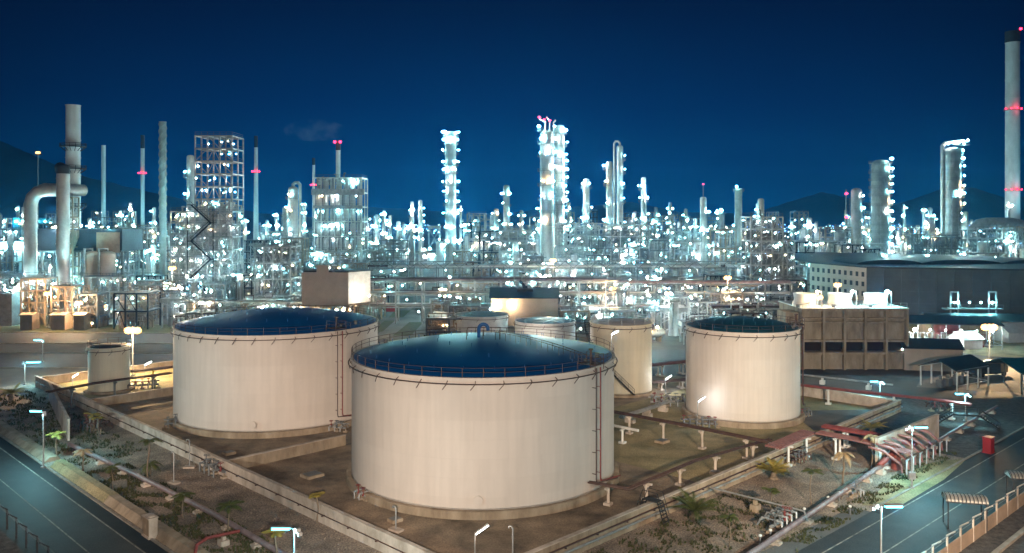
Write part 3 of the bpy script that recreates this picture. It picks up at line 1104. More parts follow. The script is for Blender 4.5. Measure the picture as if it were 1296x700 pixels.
# red cabinet beside the right kerb
T = thing("red_cabinet", "dark red upright cabinet at the right road kerb", "cabinet", (*G(1251, 573), 0), radians(40))
mb = MB()
mb.box((0, 0, 1.15), (1.3, 1.1, 2.1))
mb.box((0, 0, 0.05), (1.5, 1.3, 0.1))
mb.box((0, 0, 2.26), (1.44, 1.24, 0.12))
obj("body", mb, M['redbox'], T)
mb = MB()
mb.box((0, -0.56, 1.2), (1.1, 0.03, 1.7))
mb.box((0.38, -0.59, 1.2), (0.05, 0.05, 0.3))
obj("door", mb, M['redbox'], T)
# white cabinet beside the left road
T = thing("electrical_cabinet", "pale grey upright cabinet standing on the left road kerb", "cabinet", (*G(190, 679), 0), radians(-45))
mb = MB()
mb.box((0, 0, 0.1), (1.9, 1.1, 0.2))
mb.box((0, 0, 1.15), (1.7, 0.9, 1.9))
mb.prism([(-0.95, -0.55), (0.95, -0.55), (0.95, 0.55), (-0.95, 0.55)], 2.1, 2.2)
mb.box((0, 0, 2.25), (1.2, 0.6, 0.1))
obj("body", mb, M['concrete'], T)
for s_ in (-1, 1):
    mb = MB()
    mb.box((s_ * 0.42, -0.465, 1.15), (0.78, 0.03, 1.7))
    mb.box((s_ * 0.1, -0.5, 1.2), (0.04, 0.05, 0.2))
    obj("door", mb, M['dirty'], T)


# ================================================================== STREET LAMPS
def street_lamp(label, base, h, rz, arm=1.6, tube_m='L_tube', power=900, col=TEAL, group="street lamps with long fluorescent heads", box=False):
    T = thing("street_lamp", label, "street lamp", (*base, 0), rz, group)
    mb = MB()
    mb.tube((0, 0, 0), (0, 0, h), 0.11, 10, 0.07)
    mb.box((0, 0, 0.1), (0.5, 0.5, 0.2))
    obj("pole", mb, M['galv'], T)
    mb = MB()
    mb.path([(0, 0, h - 0.25), (0.25, 0, h - 0.02), (0.5, 0, h)], 0.05, 6)
    mb.box((0.35 + arm / 2, 0, h + 0.12), (arm + 0.1, 0.40, 0.06))
    for s_ in (-1, 1):
        mb.beam((0.35, s_ * 0.2, h + 0.09), (0.35 + arm, s_ * 0.2, h + 0.09), 0.02, 0.06)
    obj("lamp_head", mb, M['steel'], T)
    mb = MB()
    for s_ in (-0.07, 0.07):
        mb.tube((0.45, s_ * 1.6, h - 0.06), (0.3 + arm, s_ * 1.6, h - 0.06), 0.12, 8)
    mb.rev([(0.01, h - 0.12), (0.1, h - 0.1), (0.13, h)], 8, (0.42, 0))
    obj("lamp_tube", mb, M[tube_m], T)
    mb = MB()
    for y_, z_ in ((0.25, -0.1), (0.45, -0.35)):
        mb.box((-0.1 - y_, y_, h + z_), (0.35, 0.3, 0.3), 0.5)
        mb.beam((0, 0, h + z_), (-0.1 - y_, y_, h + z_), 0.05)
    obj("side_floodlight", mb, M['galv'], T)
    if box:
        mb = MB()
        mb.box((0.0, 0.0, 1.6), (0.8, 0.45, 0.9))
        obj("switch_box", mb, M['galv'], T)
    lo = pointlight("lamp_light", (0.35 + arm / 2, 0, h - 0.45), power * 2.8, col, 0.4)
    lo.parent = T
    return T


street_lamp("street lamp at far left standing beside the left road with teal tube", G(55, 592), 7.7, pi - 0.15, power=1700)
street_lamp("street lamp with teal tube and two small floodlights, in front of the left dike wall", (PX(373, 70), 70), 7.8, pi, power=1500)
street_lamp("tall pole street lamp at lower right in front of the road, nearest one", (PX(1115, 75), 75), 7.9, 0.05, power=2400)
street_lamp("street lamp with a switch box beside the tall white wall at right", G(1154, 618), 7.7, 0.02, power=2400, box=True)


def flood_post(label, base, h, rz, tilt_m='L_tubew', power=250, col=(0.95, 0.98, 1.0), group="small tube floodlights on short posts"):
    T = thing("flood_light", label, "floodlight", (*base, 0), rz, group)
    mb = MB()
    mb.tube((0, 0, 0), (0, 0, h), 0.06, 8)
    obj("post", mb, M['galv'], T)
    mb = MB()
    mb.beam((0, 0, h), (1.35, 0, h + 0.75), 0.3, 0.08)
    obj("housing", mb, M['white'], T)
    mb = MB()
    mb.tube((0.1, -0.06, h - 0.02), (1.35, -0.06, h + 0.68), 0.08, 8)
    obj("lamp_tube", mb, M[tilt_m], T)
    lo = pointlight("lamp_light", (0.7, -0.5, h + 0.2), power, col, 0.3)
    lo.parent = T
    return T


flood_post("short tube floodlight on the dike corner in front of the nearest tank", (PX(601, 81), 81), 3.1, 0.35, power=260, col=WARM)
flood_post("tube floodlight glaring against the lower left of the right domed tank", g3(883, 541, 0)[:2], 4.2, 0.35, power=330)
flood_post("tube floodlight between the stair tank and the right domed tank", g3(842, 497, 0)[:2], 2.6, 0.35, power=700)
flood_post("tube floodlight hanging high beside the stair tank's left rim", (PX(774, 146), 146), PZ(423, 146), -0.6, power=500)
flood_post("oval white floodlight below the small cream tank at far left", g3(92, 491, 0)[:2], 2.2, -0.3, power=500, col=(1, 0.93, 0.7))
flood_post("white floodlight to the right of the small cream tank", g3(183, 480, 0)[:2], 3.0, 0.2, power=900, col=(1, 0.95, 0.8))
street_lamp("small blue-lit street lamp beside the upper left plant road", G(54, 458), 5.2, pi, arm=1.6, power=900, group="small lamps along the plant roads")
street_lamp("long-headed blue street lamp near the upper left plant road, lower one", G(31, 487), 4.6, 0.15, arm=2.6, power=900, group="small lamps along the plant roads")
street_lamp("small blue-lit lamp above the pale wall steps behind the red pipes", G(1114, 512), 4.2, pi, arm=1.4, power=700, group="small lamps along the plant roads")
street_lamp("small blue-lit lamp above the dark crossover steps", G(1222, 533), 4.6, pi, arm=1.3, power=900, group="small lamps along the plant roads")


def flood_mast(label, base, h, power, r=0.75, col=(1.0, 0.66, 0.34), heads=3, group="yellow flood masts"):
    T = thing("flood_mast", label, "flood mast", (*base, 0), 0, group)
    mb = MB()
    mb.tube((0, 0, 0), (0, 0, h - 0.3), 0.16, 8, 0.10)
    mb.box((0, 0, 0.15), (0.9, 0.9, 0.3))
    obj("pole", mb, M['galv'], T)
    mb = MB()
    mb.box((0, 0, h - 0.35), (2.4, 0.2, 0.12))
    obj("crossbar", mb, M['galv'], T)
    for k in range(heads):
        x = (k - (heads - 1) / 2) * 0.95
        mb = MB()
        blob(mb, (x, 0, h + 0.12), r * 0.5)
        obj("lamp", mb, M['L_sod'], T)
    lo = pointlight("lamp_light", (0, -1.2, h + 0.2), power, col, 0.6)
    lo.parent = T
    return T


flood_mast("glaring yellow flood mast behind the small cream tank at left", G(168, 476), PZ(419, F * HC / (476 - YH)), 42000, 1.9)
flood_mast("glaring yellow flood mast on the lawn at right beyond the canopies", G(1252, 462), PZ(415, F * HC / (462 - YH)), 36000, 2.0)


# ================================================================== PALMS
def frond(mb, base, az, L, droop, width, lift=0.5):
    segs = 7
    pts = []
    for i in range(segs + 1):
        t = i / segs
        x = L * t * (1 - 0.12 * droop * t)
        z = lift * L * t - droop * L * t * t
        pts.append((base[0] + x * cos(az), base[1] + x * sin(az), base[2] + z))
    for i in range(segs):
        p, q = Vector(pts[i]), Vector(pts[i + 1])
        mb.beam(p, q, 0.05 * (1 - 0.7 * i / segs) + 0.01)
        d = (q - p).normalized()
        side = Vector((-sin(az), cos(az), 0))
        for k in range(3):
            b = p.lerp(q, (k + 0.5) / 3)
            t = (i + k / 3) / segs
            wl = width * sin(pi * min(1, 0.15 + t * 0.85)) + 0.05
            for s_ in (-1, 1):
                tip = b + side * s_ * wl + d * wl * 0.55 + Vector((0, 0, -0.35 * wl))
                mb._add([tuple(b - d * 0.05), tuple(b + d * 0.07), tuple(tip)], ((0, 1, 2),) if s_ > 0 else ((0, 2, 1),))


def palm(label, base, h, n, L, m, droop=0.6, width=0.45, lift=0.6, trunk=0.11, group="palms on the gravel verges"):
    L, trunk = L * 1.05, trunk * 1.2
    T = thing("palm_tree", label, "palm", (*base, 0), R.uniform(0, 6), group)
    mb = MB()
    pts = [(0.12 * sin(i * 0.9) * h / 5, 0.1 * cos(i * 1.1) * h / 5 - 0.1 * h / 5, h * i / 6) for i in range(7)]
    for a, b in zip(pts[:-1], pts[1:]):
        mb.tube(a, b, trunk * 1.1, 8, trunk)
    mb.tube((pts[0][0], pts[0][1], 0), (pts[0][0], pts[0][1], 0.3), trunk * 1.9, 8, trunk * 1.2)
    obj("trunk", mb, M['bark'], T)
    mb = MB()
    for i in range(n):
        az = 2 * pi * i / n + R.uniform(-.25, .25)
        frond(mb, pts[-1], az, L * R.uniform(.8, 1.1), droop * R.uniform(.7, 1.3), width, lift * R.uniform(0.5, 1.3))
    obj("crown", mb, M[m], T)
    return T


palm("bushy short palm at the far left edge above the pale wall", G(14, 508), 1.4, 26, 2.6, 'leafy', droop=0.55, lift=0.9, trunk=0.35)
palm("yellow-leaved young palm beside the far left street lamp, in front of the pale wall", G(72, 580), 3.4, 7, 1.5, 'leafy', trunk=0.08)
palm("pale palm leaning over the purple pipe at left", G(105, 596), 2.8, 6, 1.6, 'leafp', droop=0.4, lift=0.2, trunk=0.07)
palm("dark thin palm behind the purple pipe, left of the tallest verge palm", G(142, 618), 2.6, 5, 1.1, 'leaf', trunk=0.05)
palm("tallest verge palm with star-shaped crown beside the left dike wall", G(188, 613), 5.6, 8, 1.7, 'leaf', trunk=0.08)
palm("drooping low palm at the foot of the tallest verge palm", G(190, 603), 1.6, 9, 1.8, 'leaf', droop=1.0, trunk=0.06)
palm("small green palm on the dark gravel right of the hooked post", G(232, 655), 2.6, 8, 1.5, 'leaf', trunk=0.06)
palm("green fan palm beside the red bent pipe", G(289, 676), 3.0, 10, 1.7, 'leaf', trunk=0.07)
palm("bright yellow palm crown just left of the bottom street lamp", G(349, 712), 3.0, 8, 1.3, 'leafy', trunk=0.07)
palm("small yellow palm against the dike wall under the left domed tank's corner", G(401, 662), 3.2, 7, 1.0, 'leafy', trunk=0.06)
palm("pair of yellow palms tops left of the rusty valve cluster, nearer trunk", G(125, 553), 2.9, 6, 1.4, 'leafy', trunk=0.10)
palm("pair of yellow palms tops left of the rusty valve cluster, farther trunk", G(118, 548), 2.9, 6, 1.4, 'leafy', trunk=0.10)
palm("round bushy cycad on the gravel under the right dike wall", G(979, 606), 0.9, 30, 2.3, 'leafy', droop=0.5, lift=0.9, trunk=0.3)
palm("dark bushy cycad beside the thin grey pipe, near the step-over", G(879, 655), 0.7, 30, 3.0, 'leaf', droop=0.5, lift=0.9, trunk=0.3)
palm("slim palm with a three-leaf crown on the lower right gravel", G(1027, 638), 4.0, 5, 1.4, 'leaf', droop=0.3, lift=0.2, trunk=0.05)
palm("pale-crowned palm in the middle of the right gravel", G(1067, 614), 4.0, 9, 1.6, 'leafp', droop=1.1, lift=0.7, trunk=0.09)
palm("pale-crowned palm against the tall white wall", G(1103, 591), 4.2, 9, 1.6, 'leafp', droop=0.9, lift=0.6, trunk=0.10)
palm("faint thin palm right of the dark bushy cycad", G(923, 692), 3.0, 5, 1.2, 'leaf', trunk=0.05)
palm("small palm beside the thin pipe under the round cycad", G(976, 650), 2.6, 6, 1.1, 'leaf', trunk=0.05)
palm("bushy low palm behind the faded red bridge on the right", G(1105, 549), 0.8, 22, 2.2, 'leafy', droop=0.5, lift=0.9, trunk=0.25)


def tufts(name, label, region, count, h, m):
    mb = MB()
    for _ in range(count):
        u, v = R.uniform(region[0], region[1]), R.uniform(region[2], region[3])
        # patchy cover
        if sin(u * 1.3 + 2 * sin(v * 0.31)) * cos(v * 0.7 + u * 0.2) < -0.15:
            continue
        x, y = W(u, v)
        for k in range(3):
            a = R.uniform(0, 2 * pi)
            hh = h * R.uniform(0.4, 1.2)
            w_ = 0.09 * R.uniform(0.6, 1.6)
            dx, dy = cos(a), sin(a)
            mb._add([(x - dy * w_, y + dx * w_, 0), (x + dy * w_, y - dx * w_, 0), (x + dx * hh * 0.5, y + dy * hh * 0.5, hh)], ((0, 1, 2),))
    o = obj(name, mb, m)
    o["kind"] = "stuff"
    o["label"] = label
    o["category"] = "grass"
    return o


tufts("grass", "dark ground cover along the left road verge", (37.6, 43.5, 70, 118), 3500, 0.35, M['grass'])
tufts("grass", "dry grass on the far part of the left verge", (37.6, 48, 122, 182), 3500, 0.35, M['grass'])
tufts("grass", "dark weeds on the gravel below the right dike wall", (56, 92, 44, 53.5), 2200, 0.32, M['grass'])
tufts("grass", "grass strip between the right pipe and the road", (80, 130, 39.0, 41.5), 1500, 0.3, M['grass'])


# hooked vent posts and hydrants on the verges
def hook_post(label, base, h, group="hooked vent posts"):
    T = thing("vent_post", label, "vent post", (*base, 0), R.uniform(2.5, 3.5), group)
    mb = MB()
    mb.path([(0, 0, 0), (0, 0, h), (0.15, 0, h + 0.22), (0.4, 0, h + 0.2), (0.45, 0, h)], 0.08, 7)
    obj("pipe", mb, M['galv'], T)
    mb = MB()
    mb.box((0, 0, 0.12), (1.5, 0.9, 0.24))
    obj("plinth", mb, M['concrete'], T)


hook_post("hooked grey vent post on a slab, right of the tallest verge palm", G(220, 612), 3.8)
hook_post("hooked grey vent post on the left dike wall's near gravel", G(240, 592), 3.6)
hook_post("hooked vent post inside the dike, left front of the nearest tank", G(501, 672), 2.4)
hook_post("hooked vent post behind the low floodlight, in front of the nearest tank", (PX(649, 82), 82), 3.2)
for i, (px, py) in enumerate(((962, 690), (975, 683), (1013, 694) if False else (1048, 640), (1062, 634), (1076, 652), (1018, 655))):
    T = thing("hydrant", "short white-capped bollard in the row along the right pipe, " + ("first", "second", "third", "fourth", "fifth", "sixth")[i] + " from the near end", "bollard", (*G(px, py), 0), 0, "white-capped bollards along the right pipe")
    mb = MB()
    mb.tube((0, 0, 0), (0, 0, 0.9), 0.1, 8)
    obj("post", mb, M['steel'], T)
    mb = MB()
    blob(mb, (0, 0, 1.0), 0.2)
    obj("cap", mb, M['white'], T)

# ================================================================== PERIMETER FENCES
def fence(label, p, q, sp, n, infill=True, h=3.0, hookdir=1, m='concrete'):
    d = Vector((q[0] - p[0], q[1] - p[1], 0))
    rz = atan2(d.y, d.x)
    T = thing("perimeter_fence", label, "fence", (p[0], p[1], 0), rz)
    for i in range(n):
        x = i * sp
        mb = MB()
        mb.box((x, 0, h / 2 - 0.2), (0.16, 0.16, h - 0.4))
        mb.beam((x, 0, h - 0.42), (x, -0.75 * hookdir, h + 0.15), 0.13)
        obj("post", mb, M[m], T)
    L = (n - 1) * sp
    if infill:
        mb = MB()
        for i in range(n - 1):
            hh = 1.5 + 0.25 * R.random()
            mb.box((i * sp + sp / 2, 0, hh / 2), (sp - 0.2, 0.07, hh))
        obj("panel", mb, M['brick'], T)
    for z, y in ((h - 0.9, 0), (h - 0.5, 0), (h - 0.25, -0.3 * hookdir), (h + 0.12, -0.7 * hookdir)):
        mb = MB()
        mb.beam((0, y, z), (L, y, z), 0.025)
        obj("barbed_wire", mb, M['steel'], T)
    return T


fence("concrete-post fence with angled tops and brown infill along the lower right road", RR(74, 31.2), RR(140, 31.2), 3.6, 15)
fence("dark post fence at the bottom left corner beyond the road", W(25.0, 74), W(25.0, 118), 3.6, 12, infill=False, h=2.6, hookdir=-1, m='dark')
struct("verge_right", quadsheet([RR(20, 6), RR(330, 6), RR(330, 32.4), RR(20, 32.4)], 0.012), M['gravel'])
mb = MB()
a, b = RR(60, 28.5), RR(260, 28.5)
mb.beam((a[0], a[1], 0.15), (b[0], b[1], 0.15), 0.5, 0.3)
struct("drain_edge", mb, M['kerb'])


def ribbed_awning(label, c, z, L, w_, rz):
    T = thing("ribbed_awning", label, "awning", (c[0], c[1], 0), rz, "ribbed awnings by the lower right fence")
    mb = MB()
    n = 22
    for i in range(n):
        x0 = -L / 2 + L * i / n
        rr = w_ if i % 2 == 0 else w_ * 0.9
        prev = None
        for k in range(9):
            t = pi * k / 8
            p = (cos(t) * rr, 0.55 * sin(t) * rr + 0.0)
            if prev:
                mb._add([(x0, prev[0], z + prev[1]), (x0 + L / n, prev[0], z + prev[1]), (x0 + L / n, p[0], z + p[1]), (x0, p[0], z + p[1])], ((0, 1, 2, 3),))
            prev = p
    mb.face([(-L / 2, -w_ * .95, z), (-L / 2, 0, z + .5 * w_), (-L / 2, w_ * .95, z)])
    obj("roof_sheet", mb, M['silver2'], T)
    for i in range(0, n, 2):
        x0 = -L / 2 + L * (i + .5) / n
        mb = MB()
        mb.path([(x0, cos(pi * k / 8) * w_ * 1.02, z + 0.57 * sin(pi * k / 8) * w_ * 1.02) for k in range(9)], 0.05, 4)
        obj("rib", mb, M['dark'], T)
    mb = MB()
    for sx_ in (-L / 2 + .2, L / 2 - .2):
        for sy_ in (-w_ * .9, w_ * .9):
            mb.beam((sx_, sy_, 0), (sx_, sy_, z + .1), 0.12)
    mb.beam((-L / 2, -w_, z), (L / 2, -w_, z), 0.1)
    mb.beam((-L / 2, w_, z), (L / 2, w_, z), 0.1)
    obj("frame", mb, M['dark'], T)


ribbed_awning("teal ribbed half-round awning just behind the lower right fence", (PX(1221, 91), 91), 3.0, 4.2, 1.15, -0.25)
ribbed_awning("teal ribbed half-round awning at the right edge of the view", (PX(1300, 99), 99), 3.0, 4.2, 1.1, -0.2)

# small things on the tank yard
for k, (px, py, s_, lab) in enumerate(((500, 660, .9, "small concrete sump box on the yard left of the nearest tank's front"), (688, 632, .0, ""), (395, 603, 1.6, "square concrete slab on the yard between the dike wall and the nearest tank"), (170, 573, .0, ""), (905, 600, .8, "low concrete sump box inside the right dike wall"), (838, 560, 1.2, "low concrete curb block on the mossy yard under the tall pipe posts"), (290, 575, 1.0, "low concrete pad in front of the left domed tank"))):
    if not s_:
        continue
    T = thing("sump_box", lab, "concrete box", (*G(px, py), 0), .78)
    mb = MB()
    mb.box((0, 0, .18), (1.5 * s_, 1.3 * s_, .36))
    obj("body", mb, M['dirty'], T)
    mb = MB()
    mb.box((0, 0, .39), (1.2 * s_, 1.0 * s_, .05))
    obj("cover", mb, M['steel'], T)
mb = MB()
for k in range(2600):
    side = k % 2
    u, v = (R.uniform(36.5, 50), R.uniform(60, 150)) if side else (R.uniform(52, 125), R.uniform(41, 54))
    x, y = W(u, v)
    r_ = R.uniform(.04, .10)
    a = R.uniform(0, 3)
    mb._add([(x + r_ * cos(a), y + r_ * sin(a), 0), (x + r_ * cos(a + 2.1), y + r_ * sin(a + 2.1), 0), (x + r_ * cos(a + 4.2), y + r_ * sin(a + 4.2), 0), (x, y, r_ * 1.1)], ((0, 1, 3), (1, 2, 3), (2, 0, 3)))
o_ = obj("pebbles", mb, M['dirty'])
o_["kind"] = "stuff"
o_["label"] = "loose stones scattered on the gravel verges"

flood_mast("low hidden flood mast added behind the nearest dome to light the two white low tanks", (PX(655, 188), 188), 6.0, 7000, .6, (1, .9, .78), 2)  # added lamp, hidden by the dome, to brighten the two tanks


# ================================================================== COOLING TOWER
YC = 185.0
zt = PZ(391, YC)
x0, x1 = PX(1016, YC), PX(1148, YC)
T = thing("cooling_tower", "brown stained concrete cooling tower block with five dark openings", "cooling tower", ((x0 + x1) / 2, YC, 0))
Wd = x1 - x0
D_ = 16.0
mb = MB()
zo0, zo1 = PZ(446, YC), PZ(433, YC)
mb.box((0, D_ / 2 + 0.5, zo0 / 2), (Wd, D_ - 0.6, zo0))
mb.box((0, D_ / 2 + 0.5, (zo1 + zt) / 2), (Wd, D_ - 0.6, zt - zo1))
obj("wall", mb, M['dirty'], T)
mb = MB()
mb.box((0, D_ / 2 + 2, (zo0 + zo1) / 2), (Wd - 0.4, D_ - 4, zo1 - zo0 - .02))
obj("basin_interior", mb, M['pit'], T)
for i in range(6):
    mb = MB()
    mb.box((-Wd / 2 + Wd * i / 5, 0.25, zt / 2 - 0.05), (0.5, 1.2, zt - 0.1))
    obj("pillar", mb, M['dirty'], T)
for z, hh in ((zo0 - 0.25, .45), (zo1 + 0.25, .45), (PZ(408, YC), 0.35), (PZ(403, YC), 0.35), (zt - 0.25, 0.6)):
    mb = MB()
    mb.box((0, 0.35, z), (Wd + 0.3, 0.9, hh))
    obj("ledge", mb, M['dirty'], T)
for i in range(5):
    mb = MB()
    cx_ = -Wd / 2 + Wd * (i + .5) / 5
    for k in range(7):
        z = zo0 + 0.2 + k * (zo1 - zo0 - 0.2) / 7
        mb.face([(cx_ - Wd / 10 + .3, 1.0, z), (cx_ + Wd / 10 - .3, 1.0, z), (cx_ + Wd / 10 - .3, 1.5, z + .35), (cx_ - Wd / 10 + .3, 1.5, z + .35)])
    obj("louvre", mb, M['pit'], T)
mb = MB()
mb.box((0, D_ / 2, zt + 0.1), (Wd + 0.6, D_ + 0.6, 0.2))
obj("deck", mb, M['white'], T)
mb = MB()
for yy in (0.0, D_):
    for k in (0.6, 1.1):
        mb.beam((-Wd / 2, yy, zt + .2 + k), (Wd / 2, yy, zt + .2 + k), 0.06)
    for i in range(17):
        x = -Wd / 2 + Wd * i / 16
        mb.beam((x, yy, zt + .2), (x, yy, zt + 1.3), 0.07)
obj("railing", mb, M['galv'], T)
for i, px in enumerate((1022, 1066, 1112)):
    cx_ = PX(px, YC + 5) - (x0 + x1) / 2
    mb = MB()
    mb.rev([(2.9, zt + .2), (2.5, zt + 1.3), (2.45, zt + 1.8), (2.7, zt + 2.9)], 28, (cx_, 6.5))
    mb.lathe([(2.7, zt + 2.9), (2.5, zt + 2.9), (2.4, zt + 0.4)], 28, (cx_, 6.5))
    obj("fan_stack", mb, M['white'], T)
    mb = MB()
    mb.tube((cx_ - 3.5, 1.2, zt + .2), (cx_ - 3.5, 1.2, zt + .9), 0.4, 10)
    mb.path([(cx_ - 3.5, 1.2, zt + .8), (cx_ - 1.5, 2.0, zt + .9), (cx_, 3.5, zt + 1.1)], 0.12, 6)
    obj("fan_motor", mb, M['steel'], T)
mb = MB()
mb.box((-Wd / 2 - 1.7, 5.0, (zt - 1) / 2), (2.9, 6.0, zt - 1))
for k in range(8):
    mb.box((-Wd / 2 - 1.7 + 0.3 * (k % 2), 1.3, 1.2 + k * 1.3), (2.4, 1.1, 0.12))
obj("stair_tower", mb, M['dirty'], T)
for px, py, kind in ((1029, 372, 'L_warm'), (1036, 377, 'L_warm'), (1060, 358, 'L_white'), (1083, 369, 'L_white'), (1126, 371, 'L_teal')):
    pass
for k, (px, kind, p) in enumerate(((1040, 'L_warm', 3000), (1084, 'L_white', 1800), (1128, 'L_teal', 1500))):
    X_ = PX(px, YC + 1.5) - (x0 + x1) / 2
    mb = MB()
    mb.beam((X_, 1.5, zt + .2), (X_, 1.5, zt + 3.8), 0.12)
    mb.beam((X_, 1.5, zt + 3.8), (X_ - 1.0, 1.5, zt + 4.0), 0.12)
    lo_ = obj("lamp_post", mb, M['galv'], T)
    l2 = lamp(lo_, (X_ - 1.0, 1.4, zt + 3.7), 0.30, kind)
    q = pointlight("lamp_light", (X_ - 1.0, 1.2, zt + 3.4), p, {'L_warm': (1, .75, .45), 'L_white': (.85, 1, 1), 'L_teal': (.4, .9, 1)}[kind], 0.4)
    q.parent = T

# ================================================================== WAREHOUSES (right)
# windowed pale wall, receding to the left, and the long dark shed
zr = 17.0
A_ = ((1025 - 648) * 313 / F, 313.0)
B_ = ((1097 - 648) * 283 / F, 283.0)
C_ = (PX(1400, 262), 262.0)
T = thing("warehouse", "long dark shed with a pale windowed end wall and low rounded roof vents", "warehouse", (*B_, 0))
bx_, by_ = B_
dA = Vector((A_[0] - bx_, A_[1] - by_, 0))
dC = Vector((C_[0] - bx_, C_[1] - by_, 0))
mb = MB()
nA = Vector((dA.y, -dA.x, 0)).normalized()
if nA.y > 0:
    nA = -nA
mb.face([(0, 0, 0), (dA.x, dA.y, 0), (dA.x, dA.y, zr), (0, 0, zr)])
obj("end_wall", mb, M['beige'], T)
mb = MB()
for r in range(3):
    for c in range(10):
        t = (c + 0.6) / 10.3
        p = dA * t + nA * 0.06
        z = zr - 2.6 - r * 3.3
        a = dA.normalized() * 0.75
        mb._add([tuple(p - a + Vector((0, 0, z - .8))), tuple(p + a + Vector((0, 0, z - .8))), tuple(p + a + Vector((0, 0, z + .8))), tuple(p - a + Vector((0, 0, z + .8)))], ((0, 1, 2, 3),))
        if r == 2 and c < 6:
            pass
        wf = MB()
        for s_ in (-1, 1):
            wf.beam(p + a * s_ * 1.1 + Vector((0, 0, z - .9)), p + a * s_ * 1.1 + Vector((0, 0, z + .9)), 0.14)
        wf.beam(p - a * 1.2 + Vector((0, 0, z - .9)), p + a * 1.2 + Vector((0, 0, z - .9)), 0.2)
        obj("window_frame", wf, M['beige'], T)
obj("window_glazing", mb, M['glass'], T)
mb = MB()
mb.face([(0, 0, 0), (dC.x, dC.y, 0), (dC.x, dC.y, zr), (0, 0, zr)])
n_ = int(dC.length / 5)
for i in range(n_):
    p = dC * (i / n_)
    mb.box((p.x, p.y - 0.12, zr / 2), (0.22, 0.2, zr - 0.1))
for z in (5, 9, 13):
    mb.beam((0, -.1, z), (dC.x, dC.y - .1, z), 0.14)
obj("side_wall", mb, M['ware'], T)
mb = MB()
back = Vector((8, 80, 0))
e1, e2, e3, e4 = Vector((0, 0, zr)), dA + Vector((0, 0, zr)), dA + back * 0.8 + Vector((0, 0, zr + 1.4)), dC + back + Vector((0, 0, zr + 1.0))
mb.face([Vector((-.5, -1, zr + .02)), dC + Vector((0, -1, zr + .02)), dC + back + Vector((0, 0, zr + 1.2)), dA + back + Vector((0, 0, zr + 1.2)), dA + Vector((-1, 0, zr + .02))])
mb.beam((-.5, -1, zr), dC + Vector((0, -1, zr)), 0.5)
mb.beam((-.5, -.6, zr), dA + Vector((-.6, -.3, zr)), 0.5)
obj("roof", mb, M['roof'], T)
for px, L in ((1133, 24), (1226, 30), (1320, 26)):
    cx_ = PX(px, 292) - bx_
    mb = MB()
    vs_, fs = [], []
    K = 12
    for i in range(K + 1):
        t = pi * i / K
        for yy in (0, 22):
            vs_.append((cx_ + L / 2 * -cos(t), 296 - by_ + yy, zr + 0.1 + 1.7 * sin(t)))
    for i in range(K):
        fs.append((2 * i, 2 * i + 2, 2 * i + 3, 2 * i + 1))
    fs.append(tuple(2 * i for i in range(K + 1)))
    mb._add(vs_, fs)
    obj("roof_vent", mb, M['roof'], T)


def gable(label, cx_, cy_, w_, d, h, rise, rz, wall, roof, name="shed", cat="building", eave=0.4, openfront=False, group=None):
    T = thing(name, label, cat, (cx_, cy_, 0), rz, group)
    mb = MB()
    if openfront:
        for x in (-w_ / 2, -w_ / 6, w_ / 6, w_ / 2):
            for y in (-d / 2, d / 2):
                mb.beam((x, y, 0), (x, y, h), 0.22)
        mb.beam((-w_ / 2, -d / 2, h), (w_ / 2, -d / 2, h), 0.25)
        mb.beam((-w_ / 2, d / 2, h), (w_ / 2, d / 2, h), 0.25)
        mb.beam((-w_ / 2, -d / 2, 1.1), (w_ / 2, -d / 2, 1.1), 0.08)
        mb.beam((w_ / 2, -d / 2, 1.1), (w_ / 2, d / 2, 1.1), 0.08)
        obj("frame", mb, M[wall], T)
    else:
        mb.face([(-w_ / 2, -d / 2, 0), (w_ / 2, -d / 2, 0), (w_ / 2, -d / 2, h), (-w_ / 2, -d / 2, h)])
        mb.face([(w_ / 2, d / 2, 0), (-w_ / 2, d / 2, 0), (-w_ / 2, d / 2, h), (w_ / 2, d / 2, h)])
        mb.face([(w_ / 2, -d / 2, 0), (w_ / 2, d / 2, 0), (w_ / 2, d / 2, h), (w_ / 2, 0, h + rise), (w_ / 2, -d / 2, h)])
        mb.face([(-w_ / 2, d / 2, 0), (-w_ / 2, -d / 2, 0), (-w_ / 2, -d / 2, h), (-w_ / 2, 0, h + rise), (-w_ / 2, d / 2, h)])
        obj("wall", mb, M[wall], T)
    mb = MB()
    X_, Y_ = w_ / 2 + eave, d / 2 + eave
    ze = h - rise * eave / (d / 2)
    for s_ in (-1, 1):
        q = [(-X_, s_ * Y_, ze), (X_, s_ * Y_, ze), (X_, 0, h + rise), (-X_, 0, h + rise)]
        t = 0.14
        P = [(a, b, c_ + 0.02) for a, b, c_ in q] + [(a, b, c_ + t) for a, b, c_ in q]
        mb._add(P, ((3, 2, 1, 0), (4, 5, 6, 7), (0, 1, 5, 4), (1, 2, 6, 5), (2, 3, 7, 6), (3, 0, 4, 7)))
    obj("roof", mb, M[roof], T)
    return T


